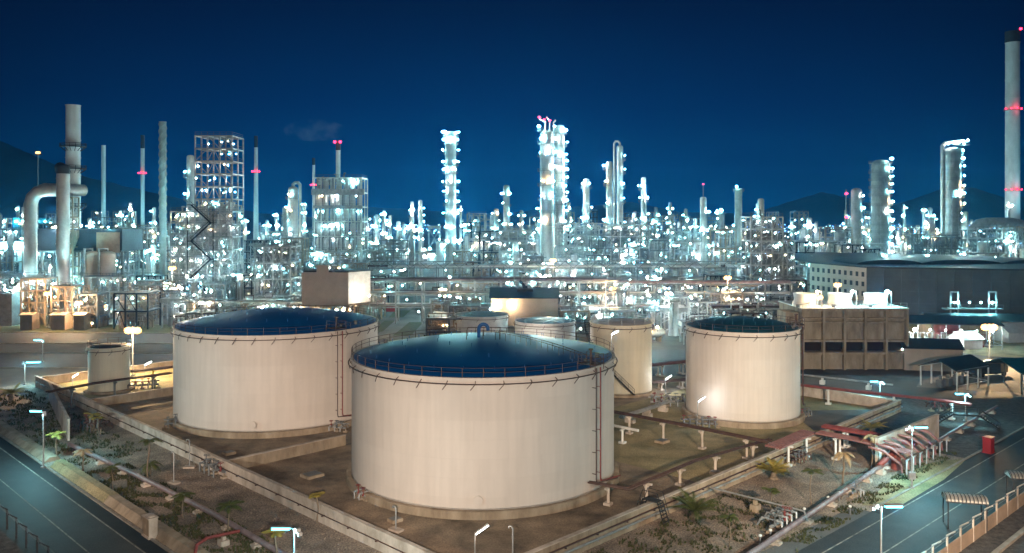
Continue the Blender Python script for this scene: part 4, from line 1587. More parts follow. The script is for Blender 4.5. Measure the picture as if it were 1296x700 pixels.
# small buildings below the warehouse, right of the cooling tower
gd = gable("dark roofed open canopy with white posts right of the cooling tower, lower", *G(1208, 488), 11, 7.5, 4.0, 1.7, 0.55, 'white', 'roof', name="canopy", cat="canopy", openfront=True)
mb = MB()
for k in range(4):
    mb.box((-4 + k * 2.6, 0.5, 0.8), (1.4, 1.2, 1.5))
    mb.tube((-4 + k * 2.6, 0.5, 1.5), (-4 + k * 2.6, 0.5, 2.3), 0.3, 10)
eq = obj("pump_skid", mb, M['steel'])
eq.location = (*G(1208, 488), 0)
eq.rotation_euler = (0, 0, 0.55)
tag(eq, "row of pump skids under the dark roofed open canopy", "pumps")
gable("beige shed with pale gable behind the dark roofed canopy", *G(1175, 466), 12, 7, 5.0, 1.6, -0.18, 'beige', 'roof')
gable("teal roofed open canopy at the right edge", PX(1312, 166), 166, 16, 11, 4.0, 1.9, 0.15, 'steel', 'teal', name="canopy", cat="canopy", openfront=True)
gable("wide dark roofed open shelter right of the cooling tower, upper, lamps glowing under it", *G(1180, 436), 30, 12, 6.2, 1.5, -0.22, 'white', 'roof', name="canopy", cat="canopy", openfront=True)
gable("small white tent-like shed left of the lawn flood mast", *G(1222, 440), 6, 5, 2.6, 1.6, 0.3, 'white', 'white')
gable("small white tent-like shed at the right edge of the lawn", *G(1284, 431), 10, 7, 2.8, 2.0, 0.2, 'white', 'white')
gable("long low dark shed along the lawn's far side at right", PX(1262, 236), 236, 40, 10, 5, 1.5, -0.1, 'dirty', 'roof')
T = thing("pump_house_equipment", "crowded white-lit pumps and pipes under the upper shelter beside the cooling tower", "pump station", (*G(1180, 436), 0), -0.22)
for k in range(16):
    mb = MB()
    x = -14 + 1.8 * k
    y = R.uniform(-4, 4)
    mb.drum((x, y - .8, 1.3), (x, y + .8, 1.3), .6, 10)
    mb.path([(x, y, 1.8), (x, y, 3.2), (x + 1.2, y, 3.2), (x + 1.2, y, .3)], .14, 6)
    mb.box((x, y, .4), (1.3, 2.2, .8))
    obj("pump", mb, M[R.choice(('white', 'silver', 'red', 'steel'))], T)
for k in range(8):
    lamp(T, (-13 + 3.7 * k, -5.5, 4.6), .28, R.choice(('L_white', 'L_teal', 'L_white')))
T = thing("valve_bank", "white-lit pipe coils beside the beige shed, right of the cooling tower", "pipework", (*G(1163, 466), 0), -0.1)
for k in range(9):
    mb = MB()
    x = -5 + 1.2 * k
    mb.path([(x, 0, .2), (x, 0, 3.4), (x + .5, 0, 3.9), (x + .9, 0, 3.4), (x + .9, -.6, .2)], .16, 7)
    obj("pipe", mb, M['white'], T)
for k in range(4):
    lamp(T, (-4 + 2.8 * k, -1.2, 4.4), .2, 'L_white')
# red horizontal drum on saddles
T = thing("red_drum", "short fat faded red drum on saddles under the upper shelter", "drum", (*G(1197, 430), 0), 0.1)
mb = MB()
mb.drum((-2.2, 0, 3.4), (2.2, 0, 3.4), 1.9, 18)
obj("vessel", mb, M['red'], T)
for s_ in (-1.4, 1.4):
    mb = MB()
    mb.box((s_, 0, 0.9), (0.4, 2.6, 1.8))
    obj("saddle", mb, M['concrete'], T)
T = thing("portal_frame", "white twin portal frames rising in front of the dark shed", "pipe gantry", (*G(1232, 424), 0))
for dx in (-5.5, 5.5):
    mb = MB()
    for s_ in (-1.1, 1.1):
        mb.beam((dx + s_, 0, 0), (dx + s_, 0, 12.5), 0.35)
    mb.beam((dx - 1.1, 0, 12.4), (dx + 1.1, 0, 12.4), 0.35)
    mb.beam((dx - 1.1, 0, 9.4), (dx + 1.1, 0, 9.4), 0.3)
    obj("portal", mb, M['galv'], T)
mb = MB()
mb.box((0, 0.5, 7.5), (16, 3.5, 0.3))
for k in range(9):
    mb.beam((-8 + 2 * k, -1.2, 7.6), (-8 + 2 * k, -1.2, 8.8), 0.1)
mb.beam((-8, -1.2, 8.8), (8, -1.2, 8.8), 0.1)
obj("platform", mb, M['steel'], T)
for k in range(4):
    lamp(T, (-5 + 3.3 * k, -1, 9.5), 0.2, 'L_teal')
for k, (px, py) in enumerate(((1263, 472), (1240, 478))):
    pass
T = thing("parked_truck", "dark covered truck parked behind the dark roofed canopy", "truck", (*G(1245, 476), 0), 0.25)
mb = MB()
mb.box((0, 0, 2.0), (6.5, 2.4, 2.4))
mb.box((0, 0, 0.75), (8.6, 2.2, 0.3))
obj("cargo_box", mb, M['roof'], T)
mb = MB()
mb.prism([(3.4, -1.1), (5.2, -1.1), (5.2, 1.1), (3.4, 1.1)], 0.8, 2.6)
obj("cab", mb, M['dirty'], T)
for x in (-2.4, -1.3, 4.2):
    for y in (-1.05, 1.05):
        mb = MB()
        mb.tube((x, y - .15, 0.5), (x, y + .15, 0.5), 0.5, 14)
        obj("wheel", mb, M['dark'], T)


# ================================================================== COLUMNS, STACKS, FRAMES
def column(label, px, top, wpx, Y, platforms=None, nlamps=10, m='silver', base_z=0.0, goose=0, lampside=0, head=True, cat="tower", name="process_column", group=None, ladder=True, taper=1.0, rings=True, lamp_r=0.34, lamp_kind=None, pf=None, full=False):
    X = PX(px, Y)
    H = PZ(top, Y)
    r = wpx * Y / F / 2
    T = thing(name, label, cat, (X, Y, base_z), 0, group)
    mb = MB()
    n = 20
    lamp_r = lamp_r * .78
    prof = [(r * 1.25, 0), (r * 1.0, 3.0)]
    z = 3.0
    step = max(3.0, (H - 3) / 14)
    while z + step < H - r * .5:
        z2 = z + step
        tt = lambda q: r * (1 - (1 - taper) * q / H)
        if rings:
            prof += [(tt(z2) - 0.001, z2 - .22), (tt(z2) + 0.14, z2 - .2), (tt(z2) + 0.14, z2), (tt(z2), z2 + .01)]
        else:
            prof += [(tt(z2), z2)]
        z = z2
    rt = r * taper
    prof += [(rt, H - rt * .6)]
    if head:
        prof += [(rt * .85, H - rt * .25), (rt * .5, H - rt * .06), (0.01, H)]
    else:
        prof += [(rt, H), (rt * 0.8, H), (rt * .8, H - 2)]
    mb.lathe(prof, n)
    obj("shell", mb, M[m], T)
    if platforms is None:
        k = max(2, int((H - 12) / 8))
        platforms = [12 + (H - 14) * (i + R.uniform(0.2, .8)) / k for i in range(k)]
    pts = []
    for z in platforms:
        a0 = R.uniform(0, 2 * pi) if lampside == 0 else (0.0 if lampside > 0 else pi) - 1.6
        span = R.choice((3.2, 4.2, 2 * pi)) if lampside == 0 else 3.2
        if z > H - 4 or full:
            a0, span = 0, 2 * pi
        rp_ = r + 1.25
        mb = MB()
        mb.annulus(r + 0.02, rp_, z, 0.14, 14, a0, a0 + span)
        for kk in (0.6, 1.15):
            mb.ring(rp_, z + kk, 0.05, n=14, m=4, a0=a0, a1=a0 + span)
        for i in range(9):
            t = a0 + span * i / 9
            mb.beam((rp_ * cos(t), rp_ * sin(t), z), (rp_ * cos(t), rp_ * sin(t), z + 1.15), 0.08)
            if i % 2 == 0:
                mb.beam((rp_ * cos(t), rp_ * sin(t), z), (r * cos(t), r * sin(t), z - 1.1), 0.12)
        obj("platform", mb, M['steel'] if pf is None else M[pf], T)
        pts.append((z, a0, span))
    if ladder and platforms:
        mb = MB()
        t = -1.2 if lampside == 0 else (0.3 if lampside < 0 else pi - .3)
        for s_ in (-.08, .08):
            mb.beam(((r + .5) * cos(t + s_ * 2 / r), (r + .5) * sin(t + s_ * 2 / r), 1), ((r + .5) * cos(t + s_ * 2 / r), (r + .5) * sin(t + s_ * 2 / r), platforms[-1] + 1), 0.10)
        z = 3
        while z < platforms[-1]:
            mb.ring(0.42, z, 0.05, n=6, m=3, c=((r + .7) * cos(t), (r + .7) * sin(t)))
            z += 1.8
        obj("caged_ladder", mb, M['galv'], T)
    if goose:
        mb = MB()
        q = goose * (r + 1.3)
        gr = r * 0.32
        mb.path([(0, -.1, H - .2), (0, -.1, H + 1.0), (q * .3, -.3, H + 1.9), (q * .75, -.4, H + 1.9), (q, -.5, H + .8), (q, -.5, 3)], gr, 8)
        obj("overhead_pipe", mb, M[m], T)
    else:
        mb = MB()
        for k in range(2):
            t = R.uniform(-2.6, -.4)
            rr = r + 0.6
            mb.path([(rr * cos(t), rr * sin(t), 2), (rr * cos(t), rr * sin(t), H * R.uniform(.5, .9)), (r * .8 * cos(t), r * .8 * sin(t), H * .95 if k else H * .7)], 0.18, 6)
        obj("riser_pipe", mb, M['galv'], T)
    for i in range(nlamps):
        if not pts:
            z, a0, span = H * (i + 1) / (nlamps + 1), 0, 2 * pi
        else:
            z, a0, span = pts[(i * 7) % len(pts)] if i >= len(pts) else pts[i]
        t = a0 + span * R.random()
        # favour the side the camera sees
        if lampside == 0 and sin(t) > 0.3 and R.random() < .7:
            t = -t
        if lampside:
            t = (-.4 if lampside > 0 else pi + .4) + R.uniform(-1, 1)
        rl = r + 1.35
        lamp(T, (rl * cos(t), rl * sin(t), z + 2.2), lamp_r, lamp_kind)
    return T


def stack(label, px, top, wpx, Y, m='stackw', dark_top=0.0, red=(), spiral=False, taper=1.0, plat=None, rods=False, cat="chimney", flood=9000):
    X = PX(px, Y)
    H = PZ(top, Y)
    r = wpx * Y / F / 2
    T = thing("chimney", label, cat, (X, Y, 0))
    mb = MB()
    Hd = H - dark_top
    prof = [(r, 0)]
    k = 12
    for i in range(1, k + 1):
        z = Hd * i / k
        rr = r * (1 - (1 - taper) * i / k)
        prof += [(rr, z - .25), (rr + .07 * r + .02, z - .24), (rr + .07 * r + .02, z - .02), (rr, z)]
    mb.lathe(prof + ([] if dark_top else [(prof[-1][0] * .85, Hd), (prof[-1][0] * .85, Hd - 3)]), 24)
    obj("shaft", mb, M[m], T)
    rt = r * taper
    if dark_top:
        mb = MB()
        mb.lathe([(rt * 1.08, Hd), (rt * 1.08, H), (rt * .85, H), (rt * .85, H - 2)], 24)
        obj("top_band", mb, M['dark'], T)
    if spiral:
        mb = MB()
        for ph in (0, 2.09, 4.19):
            pts = []
            for i in range(90):
                z = Hd * .45 + (Hd * .54) * i / 89
                t = ph + i * 0.30
                pts.append(((rt + .12) * cos(t), (rt + .12) * sin(t), z))
            mb.path(pts, 0.16, 4)
        obj("helical_strake", mb, M[m], T)
    for py in red:
        z = PZ(py, Y)
        rr = r * (1 - (1 - taper) * z / H)
        mb = MB()
        mb.annulus(rr, rr + 1.2, z - 1.0, 0.15, 16)
        mb.ring(rr + 1.2, z + .1, 0.06, n=16, m=4)
        pl = obj("platform", mb, M['red'], T)
        for t in (-2.9, -2.2, -1.57, -.9, -.2):
            mb = MB()
            blob(mb, ((rr + 1.2) * cos(t), (rr + 1.2) * sin(t), z), 0.0028 * Y * 0.22 + .2)
            obj("lamp", mb, M['L_red'], pl)
        q = pointlight("lamp_light", (0, -(rr + 3), z), 26 * (rr + 1) ** 2, (1, .05, .12), .5)
        q.parent = T
    if flood:  # floods added near the foot to brighten the shaft
        for s_ in (-1, 1):
            bx = s_ * (r + 14)
            mb = MB()
            mb.beam((bx, -26, 0), (bx, -26, 15.5), .35)
            mb.tube((bx, -26.2, 15.5), (bx, -25.5, 16.3), .5, 8)
            obj("floodlight", mb, M['steel'], T)
            q = pointlight("lamp_light", (X + bx, Y - 25, 16.6), flood * (H / 60) ** 2 * (1.5 if s_ > 0 else .8), (.18, .85, 1) if s_ > 0 else ((.85, .95, .9) if px > 1000 or px < 110 else (.2, .85, 1)), .6, 75, (X, Y, H * .62), .8)
    if plat:
        for py in plat:
            z = PZ(py, Y)
            mb = MB()
            mb.annulus(r, r + 1.9, z, 0.25, 20)
            for kk in (.6, 1.2):
                mb.ring(r + 1.9, z + kk, .07, n=20, m=4)
            for i in range(14):
                t = 2 * pi * i / 14
                mb.beam(((r + 1.9) * cos(t), (r + 1.9) * sin(t), z), ((r + 1.9) * cos(t), (r + 1.9) * sin(t), z + 1.2), .1)
                mb.beam(((r + 1.9) * cos(t), (r + 1.9) * sin(t), z), (r * cos(t), r * sin(t), z - 1.5), .14)
            obj("platform", mb, M['dark'], T)
    if rods:
        mb = MB()
        for t in (0, 1.5, 3, 4.5):
            mb.beam((rt * cos(t), rt * sin(t), H - 1), (rt * cos(t), rt * sin(t), H + 3), .12)
        obj("lightning_rod", mb, M['dark'], T)
    return T


# --- chimneys and stacks
t_ = stack("tallest thick white chimney at the right edge with two red-lit rings and a dark top", 1281.5, 40, 17, 600, dark_top=8, red=(138, 240), taper=0.94, rods=True)
mb = MB()
blob(mb, (3.5, -4, PZ(38, 600)), 1.1)
obj("lamp", mb, M['L_red'], t_)
stack("wide grey stack with a dark railed platform, above the hopper building at far left", 92.5, 133, 17, 292, plat=(186, 214, 262), m='stackw')
stack("plain teal-lit stack left of the red-ringed one", 131, 184, 5, 560, m='stackw')
stack("slim teal-lit stack with one red-lit ring at left", 180.5, 171, 4.6, 560, dark_top=9, red=(219,))
stack("grey stack with spiral strakes, left of the tall open steel frame", 206, 154, 8.5, 330, spiral=True, m='silver2')
stack("slim tapering stack with a red-lit ring, right of the tall open steel frame", 324, 172, 7, 640, dark_top=9, red=(217,), taper=.6)
stack("thin short stack with a red light, just left of the many-decked white frame tower", 397, 200, 3.4, 700, dark_top=6, red=(234,))
t_ = stack("twin-flued stack with two red lamps, rising behind the many-decked white frame tower", 428, 178, 5.5, 430, dark_top=5)
for s_ in (-1.4, 1.4):
    mb = MB()
    blob(mb, (s_, -1.6, PZ(180, 430)), 0.75)
    obj("lamp", mb, M['L_red'], t_)
q = pointlight("lamp_light", (0, -6, PZ(180, 430)), 400, (1, .05, .12), .5)
q.parent = t_

# --- columns drawn one by one
column("column hung with lamps on its left, beside the tall open steel frame's top", 241, 196, 9, 322, nlamps=12, lampside=-1, m='silver')
column("lamp-topped column between the slim tapering stack and the white frame tower", 371, 236, 12, 430, nlamps=9, goose=1)
column("short white column just left of the lamp-topped column", 361, 262, 7, 420, nlamps=5)
column("tall brightly lit column standing alone at the centre left, rings of lamps up its height", 570.5, 166, 13.5, 420, nlamps=44, platforms=[20, 27, 34, 40, 45, 50, 56, 60, 66, 71, 75], lamp_r=.42)
column("left one of the pair of thin lamp-lined columns left of the centre", 521.5, 255, 4.5, 600, nlamps=9, lamp_r=.5)
column("right one of the pair of thin lamp-lined columns left of the centre", 532, 253, 5.0, 600, nlamps=9, lamp_r=.5)
column("slim dim column with scattered lamps behind the centre, left of the flare-topped column", 641, 234, 8, 640, nlamps=14, lamp_r=.55, m='silver2')
column("short lamp-lined column stepping up beside the slim dim column", 628, 264, 6, 620, nlamps=9, lamp_r=.5, m='silver2')
t_ = column("thickest central grey column with bent red-lit pipe tips at its top", 692.5, 165, 18, 396, nlamps=22, platforms=[30, 36, 42, 49, 56, 63, 69, 75], lamp_r=.5, full=True, m='silver')
Hh = PZ(165, 396)
mb = MB()
for (x, hh, bend) in ((-0.8, 5.5, -3), (1.2, 6.5, -1.5), (3, 5, 1.0)):
    mb.path([(x, 0, Hh - 1), (x, 0, Hh + hh * .7), (x + bend, 0, Hh + hh)], 0.33, 7)
obj("vent_pipe", mb, M['silver'], t_)
for (x, z) in ((-3.8, 6.2), (-1.4, 5.0), (1.2, 4.6)):
    mb = MB()
    blob(mb, (x, -.8, Hh + z), 0.55)
    obj("lamp", mb, M['L_red'], t_)
q = pointlight("lamp_light", (-3, -4, Hh + 6), 500, (1, .05, .12), .5)
q.parent = t_
column("slightly thinner column with many platforms hugging the thickest central column", 708.5, 158, 12, 399, nlamps=26, lampside=1, platforms=[26, 30, 35, 40, 44, 47, 51, 55, 59, 62, 68, 74], full=True, lamp_r=.45)
column("short lamp-lined column right of the thickest central column", 742, 226, 8, 400, nlamps=12)
column("lamp-lined column leaning on the gooseneck column's left", 771, 204, 8, 405, nlamps=16, lampside=-1)
column("tall column with a white gooseneck pipe down its left side, right of centre", 784.5, 184, 8, 400, nlamps=16, goose=-1, lampside=1)
column("slender twin-lamped column right of the gooseneck column", 814.5, 224, 6.5, 420, nlamps=14)
t_ = column("white column with a thin mast, side platform and red tip lamps right of centre", 890, 249, 8, 400, nlamps=10)
mb = MB()
Hh = PZ(249, 400)
mb.beam((0, 0, Hh - 1), (0, 0, PZ(233, 400)), .25)
mm = obj("mast", mb, M['galv'], t_)
mb = MB()
blob(mb, (0, 0, PZ(233, 400)), .4)
obj("lamp", mb, M['L_red'], mm)
column("plain grey column with one lamp on top, left of the lamp-studded frame at right", 934.5, 238, 9, 470, nlamps=3, m='silver2', platforms=[12, 49])
column("short lamp-clad column rising out of the lamp-studded frame at right", 963, 251, 8, 330, nlamps=8)
t_ = column("shortest of the three thick right-hand columns, red lamps at its left", 1084, 238, 13, 440, nlamps=9, lampside=1, m='silver2', lamp_r=.42)
mb = MB()
mb.beam((-5.5, 0, 0), (-5.5, 0, PZ(240, 440)), .5)
mm = obj("mast", mb, M['steel'], t_)
for py in (245, 275):
    mb = MB()
    blob(mb, (-5.5, -.5, PZ(py, 440)), .8)
    obj("lamp", mb, M['L_red'], mm)
column("middle thick right-hand column with a side riser on its left", 1114.5, 202, 22, 430, nlamps=28, lampside=1, platforms=[14, 18, 22, 26, 30, 35, 40, 45, 49, 53, 57, 62], goose=0, full=True, m='silver2', lamp_r=.5)
t_ = column("tallest thick right-hand column with a slanted crown of pipes", 1205, 186, 21, 425, nlamps=26, lampside=1, platforms=[13, 17, 21, 25, 30, 34, 39, 44, 48, 53, 58, 62, 66, 69], m='silver2', full=True, lamp_r=.5)
Hh = PZ(186, 425)
mb = MB()
mb.path([(-5.0, 0, 3), (-5.0, 0, Hh + .5), (-3.4, 0, Hh + 2), (4, -.5, Hh + 3), (7, -.5, Hh + 2.5)], 0.9, 8)
obj("overhead_pipe", mb, M['silver'], t_)
mb = MB()
for k in range(5):
    mb.ring(1.5, Hh + 1.5 + .9 * (k > 2), .2, n=10, m=4, c=(-2 + 2.1 * k, -1))
mb.box((5.0, 0, Hh + 1.0), (6, 4, .3))
obj("top_platform", mb, M['galv'], t_)
for x in (-3, 0, 2, 4.5, 7):
    lamp(t_, (x, -2.0, Hh + 2 + .2 * x), .4)
column("squat dim vessel column with a rounded top left of the red-lamped column", 1063, 291, 14, 400, nlamps=3, m='silver2', platforms=[14, 27])
column("squat dim vessel column between the two taller thick right-hand columns", 1144, 305, 9, 430, nlamps=3, m='silver2', platforms=[12])


# --- steel frames
def steel_frame(label, px, top, wpx, Y, d, nb, nlev, rz=0.0, pm=None, ptop=1.0, nlamps=14, base_z=0.0, m='galv', stair=False, decks=True, pipes=26, cat="steel frame", group=None, brace=True, lamp_r=.34, zb=0, vessels=0, lk=None):
    lamp_r = lamp_r * .46
    X = PX(px, Y)
    H = PZ(top, Y)
    w_ = wpx * Y / F
    T = thing("steel_frame", label, cat, (X, Y, 0), rz, group)
    s = 0.42
    mb = MB()
    xs = [-w_ / 2 + w_ * i / nb for i in range(nb + 1)]
    ys = [-d / 2, 0, d / 2] if d > 9 else [-d / 2, d / 2]
    lv = [H * (i + 1) / nlev for i in range(nlev)]
    for x in xs:
        for y in ys:
            mb.beam((x, y, zb), (x, y, H), s)
    for z in lv:
        for y in ys:
            mb.beam((-w_ / 2, y, z), (w_ / 2, y, z), s * .8, s)
        for x in xs:
            mb.beam((x, -d / 2, z), (x, d / 2, z), s * .8, s)
    obj("frame", mb, M[m], T)
    if brace:
        mb = MB()
        z0 = 0
        for z in lv:
            for i in range(nb):
                if R.random() < (.9 if brace == 2 else .45):
                    a, b = xs[i], xs[i + 1]
                    k = R.random()
                    if k < .4:
                        mb.beam((a, -d / 2, z0), ((a + b) / 2, -d / 2, z), s * .5)
                        mb.beam((b, -d / 2, z0), ((a + b) / 2, -d / 2, z), s * .5)
                    elif k < .7:
                        mb.beam((a, -d / 2, z0), (b, -d / 2, z), s * .5)
                    else:
                        mb.beam((b, -d / 2, z0), (a, -d / 2, z), s * .5)
            z0 = z
        obj("bracing", mb, M[m], T)
    if decks:
        for z in lv:
            mb = MB()
            mb.box((0, 0, z + s / 2 + .04), (w_ + .3, d + .3, .08))
            for kk in (.6, 1.2):
                mb.beam((-w_ / 2, -d / 2, z + kk + .2), (w_ / 2, -d / 2, z + kk + .2), .09)
                mb.beam((w_ / 2, -d / 2, z + kk + .2), (w_ / 2, d / 2, z + kk + .2), .09)
            n_ = max(3, int(w_ / 2))
            for i in range(n_ + 1):
                mb.beam((-w_ / 2 + w_ * i / n_, -d / 2, z + .2), (-w_ / 2 + w_ * i / n_, -d / 2, z + 1.4), .09)
            obj("deck", mb, M['steel'], T)
    mb = MB()
    for k in range(int(pipes * 2.6)):
        z = R.choice(lv[:max(1, int(len(lv) * ptop))]) - R.uniform(.5, 3.5)
        y = R.uniform(-d / 2 + .3, d / 2 - .5)
        if R.random() < .5:
            a = R.uniform(-w_ / 2, w_ / 2)
            b = R.uniform(-w_ / 2, w_ / 2)
            z2 = z + R.uniform(-2.5, 4)
            mb.path([(a, y, max(.3, z)), (b, y, max(.3, z)), (b, y, max(.4, z2)), (b + R.uniform(-1, 1), y - .5, max(.4, z2))], R.uniform(.09, .34), 5)
        else:
            a = R.uniform(-w_ / 2, w_ / 2)
            mb.path([(a, y, max(0, z - R.uniform(3, 14))), (a, y, z), (a + R.uniform(-2, 2), y, z + .1)], R.uniform(.10, .36), 5)
    if pipes:
        o_ = obj("piping", mb, M[pm or R.choice(('silver', 'silver2', 'silver2', 'steel', 'brick'))], T)
        o_["kind"] = "stuff"
    if stair:
        side, zs = stair
        mb = MB()
        xa, xb = (side, side + 7.0)
        up = True
        z = 0
        hs = 6.4
        while z < zs:
            p, q_ = ((xa, -d / 2 - 1.4, z), (xb, -d / 2 - 1.4, z + hs)) if up else ((xb, -d / 2 - 1.4, z), (xa, -d / 2 - 1.4, z + hs))
            mb.beam(p, q_, .9, .36)
            mb.beam((p[0], p[1] - .5, p[2] + 1.1), (q_[0], q_[1] - .5, q_[2] + 1.1), .12)
            mb.box((q_[0], -d / 2 - 1.0, q_[2]), (2.2, 2.4, .2))
            z += hs
            up = not up
        for x in (xa - 1, xb + 1):
            mb.beam((x, -d / 2 - 2, 0), (x, -d / 2 - 2, zs + 2), .22)
        obj("stair", mb, M['dark'], T)
    for k in range(int(nlamps * 1.05)):
        z = R.choice(lv)
        x = R.uniform(-w_ / 2, w_ / 2)
        y = -d / 2 + .5 if R.random() < .4 else R.uniform(-d / 2 + .6, d / 2)
        lamp(T, (x, y, z - R.uniform(.9, 2.0)), lamp_r, lk)
    return T, lv, w_


def vessel(label, loc, h, r, m=None, group=None, horiz=False, L=None, rz=0.0):
    if horiz:
        T = thing("process_drum", label, "process drum", loc, rz, group)
        mb = MB()
        L = L or h
        mb.drum((-L / 2, 0, r + 1.2), (L / 2, 0, r + 1.2), r, 14)
        for x in (-L * .25, L * .1):
            mb.tube((x, 0, 2 * r + 1.1), (x, 0, 2 * r + 1.9), r * .25, 8)
        obj("shell", mb, M[m or 'silver'], T)
        for x in (-L * .32, L * .32):
            mb = MB()
            mb.box((x, 0, (r + .6) / 2), (.4, r * 1.5, r + .6))
            obj("saddle", mb, M['dirty'], T)
        return T
    T = thing("process_vessel", label, "process vessel", loc, 0, group)
    mb = MB()
    mb.lathe([(r, 0), (r, h * .55), (r + .08, h * .55), (r + .08, h * .6), (r, h * .6), (r, h - r * .5), (r * .85, h - r * .22), (r * .5, h - r * .05), (.01, h)], 16)
    obj("shell", mb, M[m or 'silver'], T)
    mb = MB()
    t = R.uniform(-2.6, -.5)
    mb.path([(0, 0, h - .1), (0, 0, h + .8), ((r + .6) * cos(t), (r + .6) * sin(t), h + .8), ((r + .6) * cos(t), (r + .6) * sin(t), .3)], min(.3, r * .25), 6)
    obj("outlet_pipe", mb, M['galv'], T)
    return T


T7, lv7, w7 = steel_frame("tall open steel frame with zigzag dark stairs at its left foot, highest frame at left", 278, 174, 46, 300, 12, 3, 14, nlamps=66, stair=(-7.5, 33), pipes=120, pm='silver', ptop=.70, brace=2, m='galv', lamp_r=.30)
for k, z in enumerate(lv7[2:9]):
    for j, x in enumerate((-4.2, 0.6, 4.4)):
        vessel("white vessel inside the tall open steel frame, deck " + str(k + 1) + " up, " + ("left", "middle", "right")[j], (T7.location.x + x, 300 + R.uniform(-3.5, -1), z - 4.6), 3.9, 1.0, R.choice(('silver', 'white')), "vessels inside the tall open steel frame")
T7b, lv7b, _ = steel_frame("lower shoulder of steel decks left of the tall open steel frame", 243, 268, 40, 298, 10, 4, 9, nlamps=50, pipes=110, pm='silver', lamp_r=.30)
T12, lv12, w12 = steel_frame("many-decked white frame tower at left centre, wide banded top", 432, 226, 59, 372, 14, 7, 8, nlamps=60, pipes=40, m='white', brace=False, lamp_r=.36)
for k in range(7):
    for zi, z in enumerate((lv12[6] + .5, lv12[5] + .5, lv12[4] + .5, lv12[3] + .5, lv12[2] + .5)):
        vessel("white vessel in the many-decked white frame tower, " + ("top", "second", "third", "fourth", "fifth")[zi] + " row, " + ("first", "second", "third", "fourth", "fifth", "sixth", "seventh")[k] + " from left", (T12.location.x - w12 / 2 + w12 * (k + .5) / 7, 372 - 4.5, z), 5.2, 1.15, 'white', "vessels in rows inside the white frame tower")
mb = MB()
mb.box((0, -7.4, lv12[6] + .2), (w12 + 2.2, 1.2, 2.6))
mb.box((0, -7.4, lv12[5]), (w12 + .8, .7, 1.3))
obj("parapet", mb, M['galv'], T12)
steel_frame("lamp-studded open frame at right, left of the windowed warehouse wall", 964, 275, 40, 300, 12, 3, 8, nlamps=60, pipes=110, lamp_r=.32)
steel_frame("narrow annex frame on the right of the lamp-studded open frame", 992, 304, 17, 303, 8, 2, 6, nlamps=14, pipes=40)
steel_frame("orange-brown rusty braced frame right of the mast-topped column", 915, 291, 26, 330, 8, 2, 4, nlamps=8, m='brick', pipes=10)
steel_frame("pale wide braced frame left of the mast-topped column", 868, 306, 34, 340, 8, 2, 3, nlamps=6, pipes=14)
steel_frame("broad low frame with decks behind the gabled shed at centre", 735, 283, 62, 385, 12, 5, 6, nlamps=50, pipes=110)
steel_frame("dense pipe frame left of the thickest central column", 655, 292, 46, 380, 12, 4, 6, nlamps=44, pipes=90)
steel_frame("dense pipe frame under the gooseneck column", 795, 285, 48, 376, 12, 4, 6, nlamps=44, pipes=100)
steel_frame("white frame of racks left of the beige elevated block", 352, 312, 44, 262, 12, 4, 5, nlamps=26, pipes=70)
steel_frame("far teal frame with the small drums between the red-ringed and spiral stacks", 172, 288, 40, 380, 10, 4, 6, nlamps=34, pipes=40)
steel_frame("open steel frame left of the red-lit chimney's foot", 1245, 290, 60, 420, 14, 5, 6, nlamps=54, pipes=90)
steel_frame("open steel frame behind the warehouse between the two thick columns", 1160, 312, 56, 430, 14, 5, 4, nlamps=34, pipes=60)
steel_frame("low pipe frame behind the windowed warehouse wall", 1035, 305, 60, 400, 14, 5, 4, nlamps=30, pipes=60)

# furnace with ducts at the chimney's foot (right edge)
T = thing("furnace_duct", "rounded grey flue duct arching into the foot of the tallest chimney", "flue duct", (PX(1262, 500), 500, 0))
mb = MB()
Zt = PZ(282, 500)
mb.path([(-14, 0, 6), (-14, 0, Zt - 4), (-11, 0, Zt - 1), (-6, 0, Zt), (8, 0, Zt), (13, 0, Zt - 1), (15, 0, Zt - 4), (15, 0, 6)], 3.2, 14)
obj("duct", mb, M['silver2'], T)
mb = MB()
mb.box((0, 2, 10), (24, 12, 20))
mb.box((0, 2, 21), (14, 8, 4))
obj("furnace_box", mb, M['silver2'], T)

# ================================================================== LEFT FURNACE COMPLEX
YL = 288.0


def lx_(px):
    return PX(px, YL)


T = thing("hopper_building", "dark blue-grey precipitator building on legs with pyramid hopper, at far left", "building", (lx_(98), YL + 6, 0))
X0 = lx_(98)
zb, ztp = PZ(318, YL), PZ(291, YL)
w_ = (150 - 30) * YL / F
mb = MB()
mb.box((0, 0, (zb + ztp) / 2), (w_, 16, ztp - zb))
mb.prism([(-w_ / 2, -8), (w_ / 2, -8), (w_ / 2, 8), (-w_ / 2, 8)], ztp, ztp + .3)
obj("casing", mb, M['navy'], T)
mb = MB()
hx = lx_(92) - X0
for s_ in (0,):
    a, b = 3.3, 0.9
    P = [(hx - a, -8.2 - 2, zb + 5), (hx + a, -8.2 - 2, zb + 5), (hx + a, -8.2 + 2, zb + 5), (hx - a, -8.2 + 2, zb + 5), (hx - b, -9.4, zb - 1), (hx + b, -9.4, zb - 1), (hx + b, -7.4, zb - 1), (hx - b, -7.4, zb - 1)]
    mb._add(P, ((0, 1, 2, 3), (7, 6, 5, 4), (0, 4, 5, 1), (1, 5, 6, 2), (2, 6, 7, 3), (3, 7, 4, 0)))
mb.box((hx, -8.2, zb + 6.2), (6.6, 4, 2.5))
obj("hopper", mb, M['brick'], T)
mb = MB()
for i in range(7):
    x = -w_ / 2 + w_ * i / 6
    for y in (-8, 8):
        mb.beam((x, y, 0), (x, y, zb), .6)
    if i < 6:
        mb.beam((x, -8, 2), (x + w_ / 6, -8, zb), .3)
mb.beam((-w_ / 2, -8.2, zb), (w_ / 2, -8.2, zb), .6)
